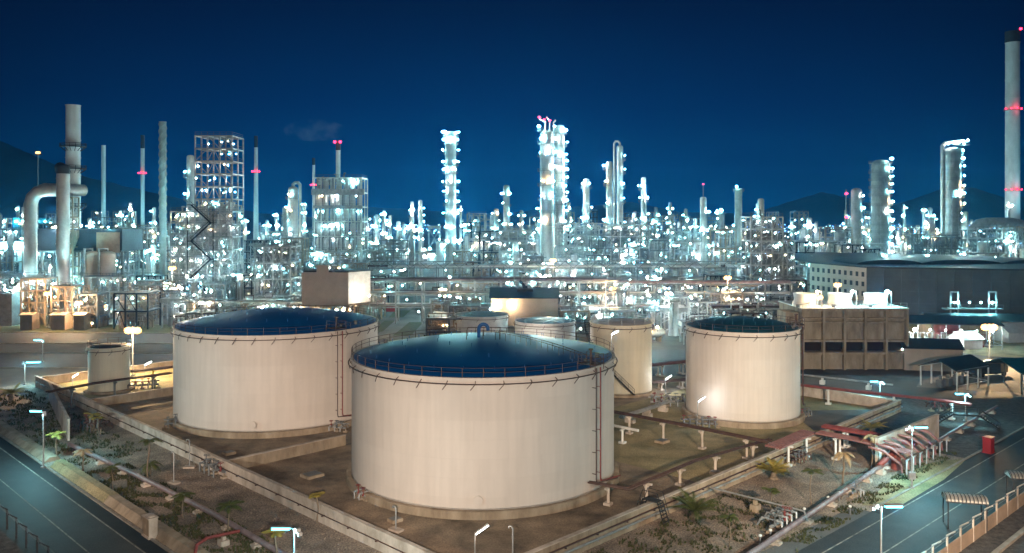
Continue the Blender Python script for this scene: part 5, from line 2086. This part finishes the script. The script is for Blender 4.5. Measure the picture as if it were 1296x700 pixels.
mb.beam((-w_ / 2, -8.2, zb / 2), (w_ / 2, -8.2, zb / 2), .5)
obj("leg_frame", mb, M['steel'], T)
mb = MB()
bx = lx_(142) - X0
mb.prism([(bx - 4, -9), (bx + 4, -9), (bx + 2.5, -5), (bx - 2.5, -5)], zb - .4, ztp - .8)
obj("side_bin", mb, M['brick'], T)
for k in range(22):
    lamp(T, (R.uniform(-w_ / 2, w_ / 2), -9, R.choice((zb - 1.5, zb / 2, zb * .3, ztp + 1))), .32)
# bent duct
T = thing("flue_duct", "grey bent flue duct rising then turning right towards the wide stack", "flue duct", (lx_(64), YL - 12, 0))
z1 = PZ(240, YL - 12)
mb = MB()
r_ = 7.4 * YL / F
mb.path([(0, 0, PZ(350, YL)), (0, 0, z1 - 5), (.6, .2, z1 - 2.6), (2.2, .5, z1 - .8), (4.5, 1, z1), (10.5, 14, z1 + .2)], r_, 18)
z = 12
while z < z1 - 5:
    mb.lathe([(r_ + .15, z), (r_ + .15, z + .3)], 18)
    z += 3.2
obj("duct", mb, M['silver'], T)
mb = MB()
mb.box((0, 0, PZ(352, YL)), (4.2, 4.2, .6))
a, b = 2.4, 4.6
zt_, zb_ = PZ(352, YL), PZ(362, YL)
P = [(-b, -b * .6, zb_), (b, -b * .6, zb_), (b, b * .6, zb_), (-b, b * .6, zb_), (-a, -a * .6, zt_), (a, -a * .6, zt_), (a, a * .6, zt_), (-a, a * .6, zt_)]
mb._add(P, ((0, 1, 5, 4), (1, 2, 6, 5), (2, 3, 7, 6), (3, 0, 4, 7)))
mb.box((0, 0, (zb_ + PZ(385, YL)) / 2), (2 * b, 5.6, zb_ - PZ(385, YL)))
obj("burner_box", mb, M['brick'], T)
mb = MB()
for x in (-4.4, 0, 4.4):
    for y in (-2.6, 2.6):
        mb.beam((x, y, 0), (x, y, PZ(385, YL)), .45)
for z in (PZ(385, YL), PZ(362, YL), PZ(345, YL)):
    mb.annulus(4.6, 6.0, z, .12, 8)
    mb.ring(6.0, z + 1.1, .08, n=12, m=4)
obj("support_frame", mb, M['steel'], T)
for k in range(10):
    lamp(T, (R.uniform(-6, 6), -4.5, R.uniform(4, 16)), .3)
# lattice between ducts
steel_frame("brown lattice stair tower between the bent duct and the tall front duct", 90, 250, 12, YL - 3, 4, 1, 12, nlamps=6, m='brick', pipes=6)
# front duct with dark cap
T = thing("vertical_duct", "tall grey front duct with a dark domed cap, in front of the wide stack", "flue duct", (lx_(107.5), YL - 14, 0))
rC = 7.3 * YL / F
ztop = PZ(220, YL - 14)
mb = MB()
prof = [(rC, 0)]
z = 3.5
while z < ztop:
    prof += [(rC, z), (rC + .16, z), (rC + .16, z + .3), (rC, z + .3)]
    z += 3.6
prof += [(rC, ztop)]
mb.lathe(prof, 22)
obj("duct", mb, M['silver'], T)
mb = MB()
mb.rev([(rC + .05, ztop), (rC + .05, ztop + 2.2), (rC * .8, ztop + 3), (.02, ztop + 3.3)], 22)
mb.path([(0, 0, ztop + 1.4), (-2.5, 3, ztop + 2.2), (-5, 8, ztop + 1.4)], rC * .9, 14)
obj("cap", mb, M['dark'], T)
for k, (px, top_, wp) in enumerate(((126, 317, 19), (145, 317, 20))):
    vessel(("left", "right")[k] + " one of two fat pale cylindrical silos under the hopper building's right end", (lx_(px), YL - 5, 0), PZ(top_, YL) + 0.0, wp * YL / F / 2, 'beige')
T, _, _ = steel_frame("deck frame wrapped round the two fat pale silos", 136, 350, 46, YL - 9, 10, 4, 3, nlamps=16, pipes=20)
gable("low beige duct house in front of the burner box at far left", lx_(48), YL - 16, 10, 5, 5.0, .6, 0, 'brick', 'brick')
gable("grey blast wall block at the far left edge behind the dark road", PX(8, 262), 262, 7, 6, 10, .3, 0, 'steel', 'steel')
T = thing("light_mast", "tall thin mast with one glowing orange lamp against the left hill", "light mast", (PX(48, 420), 420, 0))
mb = MB()
Zm = PZ(194, 420)
mb.tube((0, 0, 0), (0, 0, Zm), .5, 8, .25)
obj("pole", mb, M['steel'], T)
mb = MB()
blob(mb, (0, 0, Zm + .3), 1.3, .5)
obj("lamp", mb, M['L_sod'], T)
mb = MB()
mb.ring(1.8, Zm - .6, .2, n=12, m=4)
obj("lamp_ring", mb, M['dark'], T)

for (px, top, wp, Y, d, nb, nl, lab, mm_) in ((50, 352, 30, 262, 7, 3, 4, "brown frame crowded with pipes before the burner box at far left", 'brick'), (86, 362, 26, 258, 7, 3, 3, "low brown frame at the foot of the tall front duct", 'brick'), (118, 372, 24, 258, 7, 2, 3, "low grey frame in front of the fat pale silos", 'steel'), (150, 350, 26, 280, 8, 2, 4, "grey frame right of the fat pale silos", 'steel'), (18, 348, 34, 300, 8, 3, 3, "grey frame behind the blast wall at the far left edge", 'galv')):
    steel_frame(lab, px, top, wp, Y, d, nb, nl, nlamps=8, m=mm_, pm=R.choice(('brick', 'silver', 'silver2')), pipes=40)
for k, (px, wp) in enumerate(((38, 15), (78, 17), (104, 13))):
    gable(("first", "second", "third")[k] + " small brown equipment hut from the left along the lit lawn", PX(px, 252), 252, wp * .24, 4, 4.5, .5, 0, 'brick', 'brick')

# ================================================================== MID BUILDINGS
# beige elevated block
YB = 232.0
xa, xb = PX(382, YB), PX(441, YB)
T = thing("elevated_block", "plain beige windowless block on legs with a small raised cap, above the left dome", "building", ((xa + xb) / 2, YB, 0))
wB = xb - xa
z0, z1 = PZ(386, YB), PZ(345, YB)
mb = MB()
mb.box((0, 6, (z0 + z1) / 2), (wB, 12, z1 - z0))
mb.box((-.8, 1.0, z1 + 1.0), (3.2, 2, 2.0))
obj("wall", mb, M['beige'], T)
mb = MB()
mb.prism([(wB / 2, .02), (wB / 2 + 4.8, 8), (wB / 2 + 3.2, 12), (wB / 2, 11.9)], z0 + .2, z1 - .02)
obj("side_wall", mb, M['white'], T)  # bright light on this side put into its colour, front is beige
mb = MB()
mb.prism([(-wB / 2 - .1, 2.2), (wB / 2 + .2, -.2), (wB / 2 + 5.1, 8), (wB / 2 + 3, 12.4), (-wB / 2 - .1, 12.3)], z1 + .03, z1 + .35)
obj("roof", mb, M['roof'], T)
mb = MB()
for i in range(8):
    x = -wB / 2 + .4 + i * (wB - .8) / 7
    mb.beam((x, .6, 0), (x, .6, z0), .3)
    mb.beam((x, 11, 0), (x, 11, z0), .3)
mb.box((0, 6, z0 - .25), (wB + .6, 12.4, .4))
obj("leg_frame", mb, M['dirty'], T)
q = pointlight("lamp_light", (wB / 2 + 6, 1, z0 + 3), 1800, (1, .93, .8), .5)
q.parent = T
for k in range(8):
    lamp(T, (-wB / 2 + k * wB / 7, 2, z0 - 1.6), .22, 'L_warm')
lamp(T, (wB / 2 + 5.5, 2, z0 + 2.4), .35, 'L_warm')

# gabled shed with roof cowl
YG = 246.0
T = gable("broad beige shed with a dark gable roof and black roof cowl, behind the nearest dome", PX(664, YG), YG + 9, (706 - 622) * YG / F, 18, PZ(377, YG), 2.2, 0.0, 'beige', 'roof', eave=.7)
mb = MB()
ht = PZ(377, YG) + 1.6
mb.box((.2, -3, ht + .4), (1.5, 1.5, 2.2))
mb.prism([(-2.2, -5), (2.6, -5), (1.6, -1), (-1.2, -1)], ht - .1, ht + .7)
mb.beam((.2, -3, ht + 1.2), (-1.4, -3, ht + 3.0), .8)
obj("cowl", mb, M['dark'], T)
for x in (-8.5, -3.6):
    lamp(T, (x, -9.8, ht - 3.6), .36, 'L_warm')
    q = pointlight("lamp_light", (x, -10.6, ht - 3.8), 700, (1, .80, .55), .4)
    q.parent = T
for (px, pt, pb, wp, Y, lab, m_) in ((553, 318, 331, 24, 560, "plain white box building far behind, left of the centre column's foot", 'white'), (621, 303, 316, 42, 500, "wide pale box building with lamps, right of the centre column's foot", 'beige'), (500, 315, 330, 44, 620, "low white building with bright blue-lit front in the far left centre", 'white'), (40, 276, 300, 46, 640, "big pale tank-like building with teal roof at the far left behind the furnace", 'teal'), (10, 306, 335, 48, 420, "round pale storage building at the far left edge", 'white')):
    T = thing("process_building", lab, "building", (PX(px, Y), Y, 0))
    w_ = wp * Y / F
    h_ = PZ(pt, Y)
    mb = MB()
    mb.box((0, 5, h_ / 2), (w_, 12, h_))
    obj("wall", mb, M[m_], T)
    mb = MB()
    mb.box((0, 5, h_ + .2), (w_ + .8, 12.8, .4))
    obj("roof", mb, M['roof'], T)
    for k in range(5):
        lamp(T, (-w_ / 2 + w_ * (k + .5) / 5, -1.6, h_ - 2.5), .5)

# yellow post bank seen at the road and red box
T = thing("yellow_enclosure", "yellow-lit tiled enclosure beside the plant road behind the nearest dome", "enclosure", (PX(561, 232), 232, 0))
mb = MB()
mb.box((0, 3, 3.6), (6.0, 5, 7.2))
for k in range(5):
    mb.box((-2.8 + k * 1.4, .35, 3.6), (.2, .2, 7.2))
obj("wall", mb, M['beige'], T)
q = pointlight("lamp_light", (0, -3.5, 5), 350, (1, .85, .45), .3)
q.parent = T
T = thing("red_container", "small red container beside the plant road at left centre", "container", (*G(494, 395), 0))
mb = MB()
mb.box((0, 0, 1.6), (4.0, 2.5, 2.6))
for k in range(9):
    mb.box((-1.8 + k * .45, -1.3, 1.6), (.12, .08, 2.4))
obj("body", mb, M['redbox'], T)


# --- long pipe racks
def pipe_rack(label, x0, x1, Y, levels, npipe, dep=7.0, bay=8.0, rz=0.0, nlamps=20, m='galv', truss=False):
    L = x1 - x0
    T = thing("pipe_rack", label, "pipe rack", ((x0 + x1) / 2, Y, 0), rz)
    n = max(1, int(L / bay))
    mb = MB()
    for i in range(n + 1):
        x = -L / 2 + L * i / n
        for y in (-dep / 2, dep / 2):
            mb.beam((x, y, 0), (x, y, levels[-1] + .3), .42)
        for z in levels:
            mb.beam((x, -dep / 2, z - .3), (x, dep / 2, z - .3), .36)
    for z in levels:
        for y in (-dep / 2, dep / 2):
            mb.beam((-L / 2, y, z - .3), (L / 2, y, z - .3), .3)
    if truss:
        z = levels[-1]
        mb.beam((-L / 2, -dep / 2, z + 2.2), (L / 2, -dep / 2, z + 2.2), .3)
        k = int(L / 3)
        for i in range(k):
            a, b = -L / 2 + L * i / k, -L / 2 + L * (i + 1) / k
            mb.beam((a, -dep / 2, z - .2 if i % 2 else z + 2.2), (b, -dep / 2, z + 2.2 if i % 2 else z - .2), .2)
    obj("rack_frame", mb, M[m], T)
    for z in levels:
        for j in range(npipe):
            r_ = R.choice((.15, .2, .28, .38))
            y = -dep / 2 + .4 + (dep - .8) * j / max(1, npipe - 1)
            a = -L / 2 + (R.uniform(0, L * .2) if R.random() < .3 else -1)
            b = L / 2 - (R.uniform(0, L * .2) if R.random() < .3 else -1)
            mb = MB()
            pts = [(a, y, z + r_), (b, y, z + r_)]
            if R.random() < .5:
                c = R.uniform(a, b)
                pts = [(a, y, z + r_), (c, y, z + r_), (c, y, z + r_ + 1.4), (c + 2.5, y, z + r_ + 1.4), (c + 2.5, y, z + r_), (b + 3, y, z + r_)]
            mb.path(pts, r_, 6)
            obj("pipe", mb, M[R.choice(('silver2', 'steel', 'silver2', 'purple', 'rust', 'steel', 'silver'))], T)
    for k in range(nlamps):
        z = R.choice(levels)
        lamp(T, (R.uniform(-L / 2, L / 2), R.uniform(-dep / 2, dep / 2), z - R.uniform(1.0, 2.2)), .16)
    return T


pipe_rack("long double-deck pipe rack passing behind the nearest dome and gabled shed, front one", PX(470, 268), PX(765, 268), 268, (5.5, 9.5, 13.5), 5, nlamps=26)
pipe_rack("long truss-topped pipe rack across the centre, behind the front rack", PX(470, 310), PX(1000, 310), 310, (6, 11, 15.5), 5, nlamps=44, truss=True, m='steel')
pipe_rack("right centre pipe rack in front of the truss-topped rack", PX(760, 272), PX(998, 272), 272, (5, 9, 12.5), 5, nlamps=34, m='steel')
pipe_rack("dark low pipe rack directly behind the right domed tank", PX(905, 232), PX(1000, 232), 232, (4, 8.5), 5, nlamps=14, m='steel')
pipe_rack("pipe rack behind the left domed tank", PX(225, 245), PX(380, 245), 245, (5, 9), 5, nlamps=22)
pipe_rack("pipe rack at far left below the furnace complex", PX(-30, 300), PX(200, 300), 300, (4.5, 8), 5, nlamps=20)
pipe_rack("far pipe rack across the left half of the plant", PX(300, 470), PX(640, 470), 470, (8, 14), 4, nlamps=44, dep=8)
pipe_rack("far pipe rack across the right half of the plant", PX(700, 500), PX(1290, 500), 500, (8, 15), 4, nlamps=64, dep=8)

# ================================================================== GENERAL PLANT EQUIPMENT
marks = ((110, "at the far left"), (200, "behind the small cream tank"), (335, "behind the left domed tank"), (480, "around the beige elevated block"), (620, "behind the gooseneck vent"), (760, "behind the gabled shed"), (880, "behind the stair tank"), (1000, "behind the right domed tank"), (1140, "behind the cooling tower"), (1400, "beyond the long dark shed"))
rows = ((228, 6.5, 8), (240, 6.5, 9), (256, 6.5, 11), (284, 7.5, 13), (296, 8, 14), (326, 8, 17), (350, 8, 20), (375, 10, 25), (410, 10, 29), (455, 11, 33), (530, 12, 37), (640, 14, 39), (780, 18, 40))


def blocked(px, Y):
    if 470 < px < 566 and Y < 372:
        return True
    if px > 1003 and Y < 345:
        return True
    if 18 < px < 165 and 268 < Y < 305:
        return True
    if px < 165 and Y < 268:
        return True
    if 376 < px < 474 and 218 < Y < 262:
        return True
    if 606 < px < 716 and 218 < Y < 268:
        return True
    if 250 < px < 304 and 288 < Y < 310:
        return True
    if 400 < px < 466 and 362 < Y < 382:
        return True
    if Y < 240 and px < 215:
        return True
    if px < 215 and Y < 245:
        return True
    return False


def where(px, ri):
    for lim, t in marks:
        if px < lim:
            break
    return t + (", front rows", ", front rows", "", "", "", "", ", middle rows", ", middle rows", ", middle rows", ", back rows", ", back rows", ", back rows", ", back rows")[ri]


for ri, (Y, sp, hm) in enumerate(rows):
    x = PX(-15, Y)
    xe = PX(1312, Y)
    while x < xe:
        px = 648 + x * F / Y
        x += sp * R.uniform(.7, 1.3)
        if blocked(px, Y):
            continue
        y = Y + R.uniform(-4, 4)
        k = R.random()
        wh = where(px, max(0, ri - 1))
        big = .27 + .0007 * max(0, Y - 300)
        if k < .26:
            m_ = R.choice(('silver', 'white', 'silver2'))
            h_ = hm * R.uniform(.55, 1.05)
            T = vessel("upright " + {'silver': 'silver', 'white': 'white', 'silver2': 'dull grey'}[m_] + " vessel " + wh, (x, y, 0), h_, R.uniform(.8, 2.0), m_, "upright vessels " + wh)
            for q_ in range(1):
                lamp(T, (R.uniform(-2.2, 2.2), -2.2, h_ * R.uniform(.4, 1.0)), big)
        elif k < .40:
            z_ = R.choice((0, hm * .25, hm * .45))
            T = vessel("horizontal drum " + wh, (x, y, 0), 3, R.uniform(1.0, 1.7), R.choice(('silver', 'silver2', 'white')), "horizontal drums " + wh, True, R.uniform(5, 9), R.choice((0, 0, pi / 2, .78)))
            lamp(T, (R.uniform(-2, 2), -2.4, 4.5), big)
        elif k < .72:
            w_ = R.uniform(7, 13)
            h_ = hm * R.uniform(.6, 1.0)
            nl = max(2, int(h_ / 4.5))
            T, lv_, _ = steel_frame("open steel pipe frame " + wh, px, YH + (HC - h_) * F / Y, w_ * F / Y, y, R.uniform(6, 10), R.choice((2, 3)), nl, nlamps=5 if Y < 500 else 8, pipes=34 if Y < 420 else 12, group="open steel pipe frames " + wh, decks=True, lamp_r=big, m=R.choice(('galv', 'steel', 'steel', 'silver2', 'dark', 'brick')))
            if Y < 420:
                for z in lv_[:-1]:
                    if R.random() < .6:
                        vessel("small vessel on a frame deck " + wh, (PX(px, Y) + R.uniform(-2, 2), y - 1, z + .3), 3.2, R.uniform(.6, 1.0), R.choice(('silver', 'white')), "small vessels on frame decks " + wh)
        elif k < .86:
            top = YH + (HC - hm * R.uniform(.9, 1.2)) * F / Y
            column("slim column with platforms " + wh, px, top, R.uniform(1.6, 3.0) * F / Y, y, nlamps=6, group="slim columns " + wh, m=R.choice(('silver', 'silver2')), lamp_r=big)
        else:
            T = thing("heat_exchanger", "finned cooler stack " + wh, "heat exchanger", (x, y, 0), 0, "finned coolers " + wh)
            z_ = hm * R.uniform(.4, .75)
            mb = MB()
            for a in (-3.5, 3.5):
                for b in (-2.5, 2.5):
                    mb.beam((a, b, 0), (a, b, z_), .35)
                    mb.beam((a, b, z_ * .5), (-a, b, z_), .2)
            obj("leg_frame", mb, M['galv'], T)
            mb = MB()
            mb.box((0, 0, z_ + .7), (8.2, 6, 1.2))
            mb.tube((-2, 0, z_ - .6), (-2, 0, z_ + .1), 1.3, 14)
            mb.tube((2, 0, z_ - .6), (2, 0, z_ + .1), 1.3, 14)
            for i in range(5):
                mb.tube((-3.2 + i * 1.6, -3.1, z_ + .7), (-3.2 + i * 1.6, -3.5, z_ + .7), .25, 7)
            obj("bundle", mb, M['silver2'], T)
            for q_ in range(2):
                lamp(T, (R.uniform(-4, 4), -3.2, z_ * R.uniform(.5, .9)), big)

# far columns and lamp-dotted plant on the horizon
for k, (px, top, Y) in enumerate(((478, 283, 900), (486, 272, 860), (462, 280, 880), (385, 262, 820), (350, 275, 800), (165, 262, 700), (152, 272, 700), (603, 283, 850), (830, 268, 780), (848, 262, 900), (868, 270, 950), (720, 262, 800), (660, 272, 800), (590, 288, 900), (1003, 285, 820), (447, 290, 880), (195, 268, 720), (310, 282, 760), (338, 284, 740))):
    column("lamp-dotted slim column on the skyline, " + ("first" if k == 0 else "%s") % () if False else "lamp-dotted far column on the skyline " + where(px, 2), px, top - 6, 4.5, Y, nlamps=9, lamp_r=.7, group="lamp-dotted far columns " + where(px, 2), m='silver2', ladder=False)

# ================================================================== HILLS, TOWN
def hill(label, prof, Y, depth):
    mb = MB()
    pts = []
    for (a, b), (c, d) in zip(prof[:-1], prof[1:]):
        for i in range(8):
            t = i / 8
            s_ = t
            pts.append((a + (c - a) * t, b + (d - b) * s_ + R.uniform(-.6, .6)))
    pts.append(prof[-1])
    n = len(pts)
    vs_ = []
    for (px, py) in pts:
        x = PX(px, Y)
        z = max(0.5, PZ(py, Y))
        rag = 1 + .1 * sin(px * .13)
        vs_ += [(x * .93, Y - depth * rag, -2), (x * .965, Y - depth * .45 * rag, z * .55 + R.uniform(-8, 8)), (x, Y, z), (x * 1.03, Y + depth * .6, z * .6), (x * 1.06, Y + depth, -2)]
    fs = []
    for i in range(n - 1):
        for k in range(4):
            fs.append((i * 5 + k, (i + 1) * 5 + k, (i + 1) * 5 + k + 1, i * 5 + k + 1))
    mb._add(vs_, fs, True)
    o_ = struct("hill", mb, M['hill'], label)
    return o_


hill("dark hill sloping down from the left edge", ((-260, 150), (-120, 140), (-40, 160), (0, 178), (50, 200), (110, 224), (160, 236), (230, 252), (330, 270), (420, 276)), 2600, 700)
hill("low dark ridge behind the centre", ((400, 274), (470, 262), (540, 266), (600, 272), (700, 264), (800, 256), (860, 268), (930, 270), (1000, 262)), 4200, 600)
hill("rounded dark hills behind the thick right-hand columns", ((940, 276), (990, 258), (1040, 243), (1080, 252), (1120, 262), (1150, 254), (1190, 240), (1230, 237), (1270, 250), (1330, 246), (1420, 262)), 3600, 700)

# town lights below the hills
mb = MB()
mh = MB()
for k in range(420):
    Y = R.uniform(1300, 2500)
    px = R.choice((R.uniform(980, 1290), R.uniform(1050, 1260), R.uniform(430, 560), R.uniform(820, 1000), R.uniform(-20, 60)))
    h_ = R.uniform(2, 12)
    x = PX(px, Y)
    mh.box((x, Y + 6, h_ / 2), (R.uniform(8, 20), 10, h_))
    mb.mi = R.choices((0, 1, 2), (.35, .5, .15))[0]
    blob(mb, (x, Y, h_ + 1.5), R.uniform(.9, 1.8))
o_ = obj("distant_town", mh, M['ware'])
o_["kind"] = "stuff"
o_["label"] = "dark houses of the far town below the hills"
o2 = obj("town_lights", mb, [M['L_far'], M['L_blue'], M['L_warm']])
o2["kind"] = "stuff"
o2["label"] = "blue and white lights of the far town below the hills"

# a few orange and white area floods inside the plant
for k, (px, py, Y, p, col, lab) in enumerate(((776, 366, 262, 7000, (1, .55, .22), "orange flood mast glowing between the racks right of the gabled shed"), (921, 352, 262, 7000, (1, .58, .25), "orange flood mast glowing above the right domed tank's left rim"), (846, 372, 250, 5000, (.9, 1, 1), "white flood mast in the racks above the stair tank"), (218, 340, 262, 6000, (1, .96, .88), "white flood mast left of the zigzag stairs"), (130, 388, 262, 6000, (1, .97, .9), "white flood mast below the fat pale silos"), (1060, 361, 250, 5000, (1, .66, .32), "amber flood mast in front of the windowed warehouse wall"), (1036, 377, 215, 3500, (1, .6, .28), "amber flood mast behind the cooling tower's left fan stack"), (272, 398, 240, 3500, (1, .62, .3), "amber flood mast behind the left dome"), (60, 372, 255, 6000, (1, .62, .3), "amber flood mast before the burner box at far left"), (100, 384, 252, 5000, (1, .66, .36), "amber flood mast before the tall front duct"), (520, 290, 700, 5000, (1, .55, .22), "far amber flood mast at the left centre skyline"), (700, 330, 300, 5000, (1, .62, .3), "amber flood mast beside the thickest central column"))):
    flood_mast(lab, (PX(px, Y), Y), PZ(py, Y), p * 2.4, 1.5, col, 2)

# ================================================================== UNSEEN FLOOD MASTS (added outside the view to light the tanks)
def added_flood(label, base, h, aims, power, col=WARM, spot=70):
    T = thing("flood_mast", label, "flood mast", (*base, 0), 0, "unseen added flood masts")
    mb = MB()
    mb.tube((0, 0, 0), (0, 0, h), .28, 10, .16)
    mb.box((0, 0, .3), (1.4, 1.4, .6))
    obj("pole", mb, M['galv'], T)
    mb = MB()
    mb.box((0, -.3, h - .3), (3.0, .2, .2))
    obj("crossbar", mb, M['galv'], T)
    for i, (tx, ty, tz) in enumerate(aims):
        x = -1.2 + 2.4 * (i + .5) / len(aims)
        d = Vector((tx - base[0] - x, ty - base[1], tz - h)).normalized()
        mb = MB()
        mb.tube(Vector((x, 0, h)) - d * .3, Vector((x, 0, h)) + d * .15, .3, 10, .42)
        fx_ = obj("lamp_housing", mb, M['steel'], T)
        q = pointlight("lamp_light", (base[0] + x + d.x * .35, base[1] + d.y * .35, h + d.z * .35), power, col, .8, spot, (tx, ty, tz), .9)
    return T


added_flood("unseen added flood mast left of the left road, aimed at the left domed tank", (-62, 30), 27, ((-46, 140, 5),), 1.95e5, spot=38)
added_flood("unseen added flood mast in the road corner, aimed at the nearest domed tank", (-4, 16), 27, ((2, 112, 1), (-34, 98, 0)), 1.85e5, spot=44)
added_flood("unseen added flood mast right of the crossing, aimed at the right domed tank", (34, 30), 27, ((44, 140, 4), (80, 185, 5), (36, 100, 0)), 1.6e5, (1.0, .76, .54), 48)

# ================================================================== SMOKE
sm = bpy.data.materials.new("thin_smoke")
sm.use_nodes = True
t = sm.node_tree
t.nodes.clear()
o = t.nodes.new("ShaderNodeOutputMaterial")
v = t.nodes.new("ShaderNodeVolumePrincipled")
v.inputs["Color"].default_value = (0.75, 0.9, 1.0, 1)
tcn = t.nodes.new("ShaderNodeTexCoord")
nn = t.nodes.new("ShaderNodeTexNoise")
nn.inputs["Scale"].default_value = 0.16
nn.inputs["Detail"].default_value = 3
mr = t.nodes.new("ShaderNodeMapRange")
mr.inputs[1].default_value = 0.46
mr.inputs[2].default_value = 0.75
mr.inputs[3].default_value = 0.0
mr.inputs[4].default_value = 0.018
t.links.new(tcn.outputs["Object"], nn.inputs[0])
t.links.new(nn.outputs[0], mr.inputs[0])
t.links.new(mr.outputs[0], v.inputs["Density"])
t.links.new(v.outputs[0], o.inputs["Volume"])
mb = MB()
prof = [(0, -1), (.5, -.85), (.87, -.5), (1, 0), (.87, .5), (.5, .85), (0, 1)]
mb.lathe(prof, 14)
mb.v = [(x * 17, y * 5, z * 6) for x, y, z in mb.v]
sm_ob = so_ = obj("smoke", mb, sm, None, (PX(398, 430), 430, PZ(165, 430)))
so_["kind"] = "stuff"
so_["label"] = "thin smoke drifting left from the twin-flued stack"

# ================================================================== NIGHT HAZE
hm_ = bpy.data.materials.new("night_haze")
hm_.use_nodes = True
t = hm_.node_tree
t.nodes.clear()
o = t.nodes.new("ShaderNodeOutputMaterial")
v = t.nodes.new("ShaderNodeVolumePrincipled")
v.inputs["Color"].default_value = (0.04, 0.42, 1.0, 1)
v.inputs["Density"].default_value = HAZE_D
v.inputs["Anisotropy"].default_value = HAZE_G
t.links.new(v.outputs[0], o.inputs["Volume"])
mb = MB()
mb.box((0, 2500, 172), (8900, 5800, 350))
hz = obj("haze", mb, hm_)
hz["kind"] = "stuff"
hz["label"] = "thin blue night haze over the plant"

# ================================================================== LABELS: tell repeats apart by their order from the left
bpy.context.view_layer.update()
ORD = ("leftmost", "second from left", "third from left", "fourth from left", "fifth from left", "sixth from left", "seventh from left", "eighth from left", "ninth from left", "tenth from left")
bylab = {}
for o in list(C.objects):
    if o.parent is None and "category" in o.keys() and "label" in o.keys():
        bylab.setdefault(o["label"], []).append(o)
for lab, os_ in bylab.items():
    if len(os_) < 2:
        continue
    os_.sort(key=lambda q: q.location.x / max(1.0, q.location.y))
    for i, o in enumerate(os_):
        o["label"] = lab + ", " + (ORD[i] if i < 10 else "%dth from left" % (i + 1))
